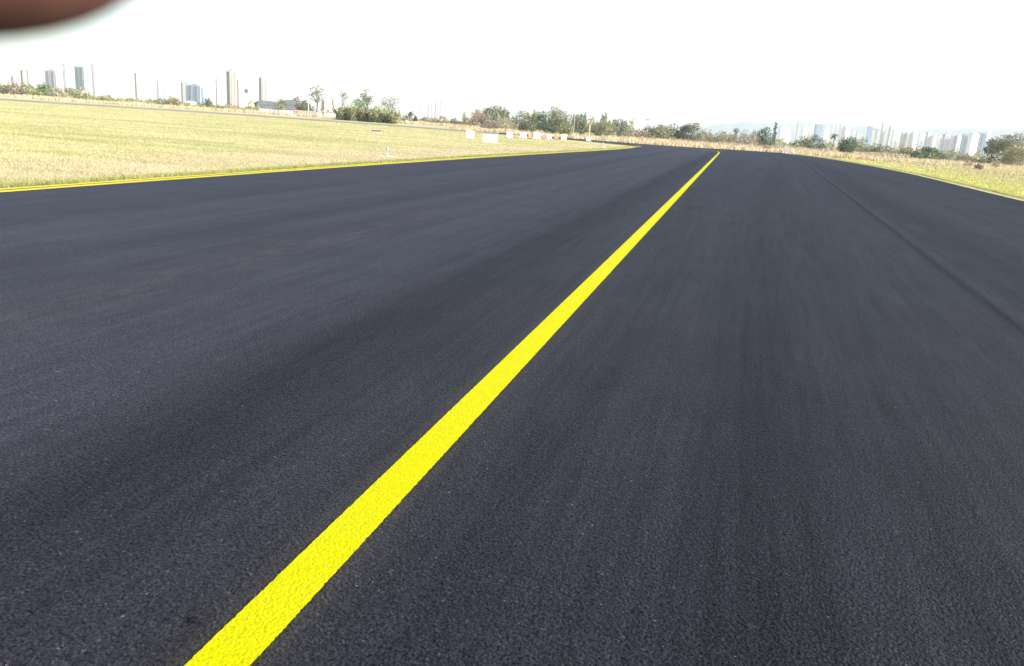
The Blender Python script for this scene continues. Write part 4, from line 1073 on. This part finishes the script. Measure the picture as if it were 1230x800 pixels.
def pole(u, vt, dist, mat, label, arm=0.0, rad=0.14, name='utility_pole', cat='pole'):
    top = at(u, vt, dist); H = top.z - gz
    r = empty(name, (top.x, top.y, gz), math.atan2(-top.x, top.y))
    tag(r, label, cat)
    MB().tube([(0, 0, -.1), (0, 0, H)], [rad * 1.2, rad * .8], 8).build('post', mat, r)
    if arm:
        MB().box(-arm, arm, -.12, .12, H - .5, H - .22).build('crossarm', mat, r)
        for x in (-arm * .8, arm * .8):
            MB().tube([(x, 0, H - .215), (x, 0, H + .1)], .07, 6).build('insulator', M['concrete'], r)
    else:
        MB().box(-.1, .55, -.1, .1, H - .1, H + .05).build('lamp_head', M['metal'], r)
pole(778.5, 142.5, 260, M['metal'], 'grey T topped utility pole above the dark olive tree', .75, .13)
pole(370.5, 119, 250, M['white'], 'thin white lamp pole in front of the dark green tree under the tall sparse tree', 0, .09, 'lamp_pole')
pole(390.5, 117, 248, M['white'], 'thin white lamp pole right of the tall sparse tree', 0, .09, 'lamp_pole')
pole(690.5, 140, 190, M['metal'], 'pale lamp pole standing before the grey green tree left of the cypress', 0, .05, 'lamp_pole')
pole(699, 141.5, 188, M['metal'], 'pale lamp pole rising over the dark cypress', 0, .05, 'lamp_pole')

# ------------------------------------------------------------------ airfield objects near the taxiway
def face_cam(p): return math.atan2(-p[0], p[1])
def board_sign(u, vb, wpx, hpx, label):
    p = ground(u, vb, gz); dist = math.hypot(*p); Wd, H = wpx * dist / F, hpx * dist / F
    r = empty('airfield_sign', (p[0], p[1], gz), face_cam(p) + 0.12)
    tag(r, label, 'sign')
    MB().box(-Wd / 2, Wd / 2, -.07, .07, H * .22, H, .012).build('panel', M['white'], r)
    MB().box(-Wd / 2 - .03, Wd / 2 + .03, -.09, .09, H * .16, H * .22 - .003, .008).build('frame', M['whiteplastic'], r)
    for x in (-Wd * .34, Wd * .34):
        MB().tube([(x, 0, -.05), (x, 0, H * .16)], .03, 8).build('leg', M['metal'], r)
    MB().box(-Wd * .55, Wd * .55, -.28, .28, -.03, .05, .01).build('base_slab', M['concrete'], r)
board_sign(564.5, 166.5, 9, 9, 'square white airfield sign, farther one of the two on the lawn')
board_sign(588.5, 171.8, 17, 9.5, 'wide white airfield sign, nearer one of the two on the lawn')

def barrier(u, d, wpx, hpx, mat, label, tone):
    top = at(u, horizon(u), d); p = (top.x, top.y)
    W, H = wpx * d / F, hpx * d / F
    r = empty('traffic_barrier', (p[0], p[1], gz), face_cam(p) + 0.1)
    tag(r, label, 'barrier', 'row of white and orange plastic barriers')
    m = MB()
    # jersey profile swept along x
    prof = [(-.26, 0), (.26, 0), (.26, .16), (.15, H * .45), (.11, H), (-.11, H), (-.15, H * .45), (-.26, .16)]
    b = len(m.v); n = len(prof)
    for x in (-W / 2, -W / 2 + .03, W / 2 - .03, W / 2):
        k = .93 if abs(abs(x) - W / 2) < 1e-6 else 1
        m.v += [(x, y * k, z * (k if z > .2 else 1) + .0) for y, z in prof]
    for i in range(3):
        for j in range(n):
            j2 = (j + 1) % n
            m.f.append((i * n + j, i * n + j2, (i + 1) * n + j2, (i + 1) * n + j))
    m.f.append(tuple(range(n - 1, -1, -1))); m.f.append(tuple(3 * n + j for j in range(n)))
    m.build('body', mat, r)
    for x in (-W * .28, W * .28):
        MB().box(x - .1, x + .1, -.275, -.262, .01, .1).build('fork_slot', M['darkmetal'], r)
    MB().tube([(0, 0, H + .002), (0, 0, H + .04)], .05, 10).build('filler_cap', M['darkmetal'], r)
row = [(613, 101, 7.5, 7, 0, 'white barrier at the left end of the row'), (621, 103.5, 5, 4.4, 1, 'orange barrier between the first and second white barriers'),
       (629, 105.5, 7.5, 7, 0, 'second white barrier from the left of the row'), (637.5, 107.5, 5, 4.4, 1, 'orange barrier between the second and third white barriers'),
       (646, 109.5, 8.5, 7, 0, 'third white barrier from the left, widest of the row'), (653.5, 111.5, 4.5, 4.2, 1, 'orange barrier between the third and fourth white barriers'),
       (660.5, 113.5, 6, 6, 0, 'fourth white barrier from the left of the row'), (669, 115.5, 4.5, 4.2, 1, 'rightmost orange barrier of the row'),
       (678, 117.5, 6, 6.2, 0, 'white barrier at the right end of the row')]
for u, d, w, h, o, lab in row:
    barrier(u, d, w, h, M['orange'] if o else M['whiteplastic'], lab, o)

def cross_post():
    q = at(708, horizon(708), 121); 
    r = empty('marker_post', (q.x, q.y, gz), face_cam((q.x, q.y)))
    tag(r, 'pale yellow post with a crossbar on a white block at the lawn corner', 'post')
    MB().box(-.36, .36, -.3, .3, -.03, .6, .03).build('base_block', M['white'], r)
    MB().tube([(0, 0, .602), (0, 0, 2.4)], .06, 8).build('post', M['palewood'], r)
    MB().box(-.65, .65, -.045, .045, 1.15, 1.24).build('crossbar', M['palewood'], r)
cross_post()

def edge_light(u, vb, hgt, label, pad=.5):
    p = ground(u, vb, gz)
    r = empty('taxiway_edge_light', (p[0], p[1], gz), 0.3)
    tag(r, label, 'airfield light')
    MB().box(-pad / 2, pad / 2, -pad / 2, pad / 2, -.02, .04, .01).build('pad', M['concrete'], r)
    MB().tube([(0, 0, .04), (0, 0, .06), (0, 0, .075)], [.11, .11, .05], 14).build('flange', M['metal'], r)
    MB().tube([(0, 0, .075), (0, 0, hgt * .6)], .022, 12).build('stem', M['metal'], r, True)
    MB().tube([(0, 0, hgt * .6), (0, 0, hgt * .66), (0, 0, hgt * .72)], [.03, .05, .048], 14).build('housing', M['metal'], r, True)
    MB().tube([(0, 0, hgt * .72), (0, 0, hgt * .86), (0, 0, hgt * .96), (0, 0, hgt)], [.04, .045, .035, .01], 14).build('lens', M['glass'], r, True)
edge_light(465, 188.3, .42, 'small white edge light on a concrete pad in the near lawn')
edge_light(724, 176.8, .5, 'small edge light near the tip of the lawn', .45)

def drain(u, vb):
    p = ground(u, vb, gz)
    r = empty('drain_box', (p[0], p[1], gz), 0.35)
    tag(r, 'low pale concrete drain box with dark lid in the middle of the lawn', 'drain box')
    MB().box(-.45, .45, -.35, .35, -.02, .16, .02).build('box', M['concrete'], r)
    MB().box(-.5, .5, -.4, .4, .163, .22, .01).build('lid', M['darkmetal'], r)
drain(453, 159.5)

def white_block():
    q = at(946, horizon(946), 146)
    r = empty('concrete_block', (q.x, q.y, gz), face_cam((q.x, q.y)) - .1)
    tag(r, 'long low white concrete block at the far right edge of the asphalt', 'block')
    MB().box(-1.15, 1.15, -.3, .3, -.03, .72, .04).build('body', M['white'], r)
    MB().box(-1.2, 1.2, -.34, .34, .723, .82, .02).build('cap', M['white'], r)
    for x in (-.75, 0, .75):
        MB().box(x - .2, x + .2, -.315, -.302, .12, .34).build('vent', M['darkmetal'], r)
white_block()

def lump():
    me = bpy.data.meshes.new('asphalt_lump'); 
    import bmesh
    bm = bmesh.new(); bmesh.ops.create_icosphere(bm, subdivisions=3, radius=1)
    rr = random.Random(3)
    for v in bm.verts:
        k = 1 + 0.28 * math.sin(v.co.x * 5 + 1) * math.sin(v.co.y * 6) + rr.uniform(-.09, .09)
        v.co = Vector((v.co.x * 0.019 * k, v.co.y * 0.013 * k, max(v.co.z, -.1) * 0.011 * k))
    bm.to_mesh(me); bm.free()
    me.materials.append(M['asphalt'])
    o = bpy.data.objects.new('asphalt_lump', me); o.location = (-1.47, 1.89, 0.0); o.rotation_euler.z = 0.5
    COL.objects.link(o)
    tag(o, 'small dark lump of asphalt left of the yellow line at the bottom', 'lump')
lump()

# ------------------------------------------------------------------ hills
def hills():
    nx, ny = 120, 10
    vs, fs = [], []
    for j in range(ny):
        d = 6800 + j * 190
        for i in range(nx):
            az_ = math.radians(-12 + 56 * i / (nx - 1))
            t = j / (ny - 1)
            prof = math.sin(math.pi * min(t * 0.95 + 0.02, 1))
            a = math.degrees(az_)
            env = 1 / (1 + math.exp(-(a + 3.0) * 0.8))
            hgt = (150 + 11 * max(a, 0) * 0.55 + 22 * math.sin(a * 0.30 + 1) + 9 * math.sin(a * 0.9 + j * .5) + 7 * math.sin(a * 3.3)) * env * prof
            vs.append((d * math.sin(az_), d * math.cos(az_), hgt - 3))
    for j in range(ny - 1):
        for i in range(nx - 1):
            fs.append((j * nx + i, j * nx + i + 1, (j + 1) * nx + i + 1, (j + 1) * nx + i))
    tag(link_mesh('hills', vs, fs, plain('hill_scrub', (0.03, 0.06, 0.09), 1, .2, 0.002), None, True), kind='structure')
hills()

# ------------------------------------------------------------------ fingertip in front of the lens (a real finger, 3 cm away)
def finger():
    k = 0.001
    P = [(-20.9, 22.5, -26), (-22.0, 28.4, -26.5), (-24, 39, -26.5), (-26.5, 50, -24), (-30, 62, -16), (-34, 71, -4), (-36, 75, 12), (-37, 74, 30)]
    rad = [12.3, 12.4, 11.8, 10.4, 9.4, 9.2, 9.8, 10.4]
    o0 = Vector((0, 0, HC))
    def W(p): return o0 + (CX * p[0] + CY * p[1] + CZ * p[2]) * k
    # rounded tip: rings shrinking towards the tip
    pts, rr = [], []
    a, b = Vector(P[0]), Vector(P[1])
    d = (a - b).normalized()
    for t in (1.0, .985, .93, .82, .65, .42, .2):
        pts.append(a + d * 12.3 * t); rr.append(max(.3, 12.3 * math.sqrt(max(0, 1 - t * t)) * 1.0))
    pts += [Vector(p) for p in P]; rr += rad
    e = Vector(P[-1]); dd = (e - Vector(P[-2])).normalized()
    for t in (.5, .85, 1.0):
        pts.append(e + dd * 9 * t); rr.append(max(.3, 10.4 * math.sqrt(1 - t * t)))
    m = MB()
    m.tube([W(p) - o0 for p in pts], [r * k for r in rr], 32)
    M['skin'] = plain('skin', (0.165, 0.080, 0.068), .6, .12, 300)
    bs = M['skin'].node_tree.nodes['Principled BSDF']
    bs.inputs['Subsurface Weight'].default_value = 0.0
    root = empty('finger', o0)
    tag(root, 'brown out of focus fingertip covering the upper left corner', 'finger')
    body = m.build('fingertip', M['skin'], root, True)
    # nail on the side turned away from the lens
    nv, nf = [], []
    for i in range(7):
        for j in range(7):
            s_, t_ = (i - 3) / 3 * .85, j / 6
            q = Vector(P[0]) + d * (5.5 - 11 * t_)
            n1 = Vector((0, 0, -1)); n2 = d.cross(n1).normalized()
            q = q + (n1 * math.cos(s_) + n2 * math.sin(s_)) * (12.6 - .9 * max(0, .3 - t_) * 5)
            nv.append(W(q) - o0)
    for i in range(6):
        for j in range(6): nf.append((i * 7 + j, i * 7 + j + 1, i * 7 + j + 8, i * 7 + j + 7))
    link_mesh('nail', nv, nf, plain('nail', (.45, .28, .24), .35, .05, 200), root, True)
finger()

# ------------------------------------------------------------------ haze
def haze():
    m = bpy.data.materials.new('haze_air'); m.use_nodes = True
    nt = m.node_tree
    nt.nodes.remove(nt.nodes['Principled BSDF'])
    v = nt.nodes.new('ShaderNodeVolumePrincipled')
    v.inputs['Color'].default_value = (0.80, 0.92, 1.0, 1)
    v.inputs['Density'].default_value = 0.000075
    v.inputs['Anisotropy'].default_value = 0.0
    nt.links.new(v.outputs[0], nt.nodes['Material Output'].inputs['Volume'])
    b = MB().box(-9300, 9300, -9300, 9300, -1.1, 340)
    tag(b.build('haze', m), kind='stuff')
haze()
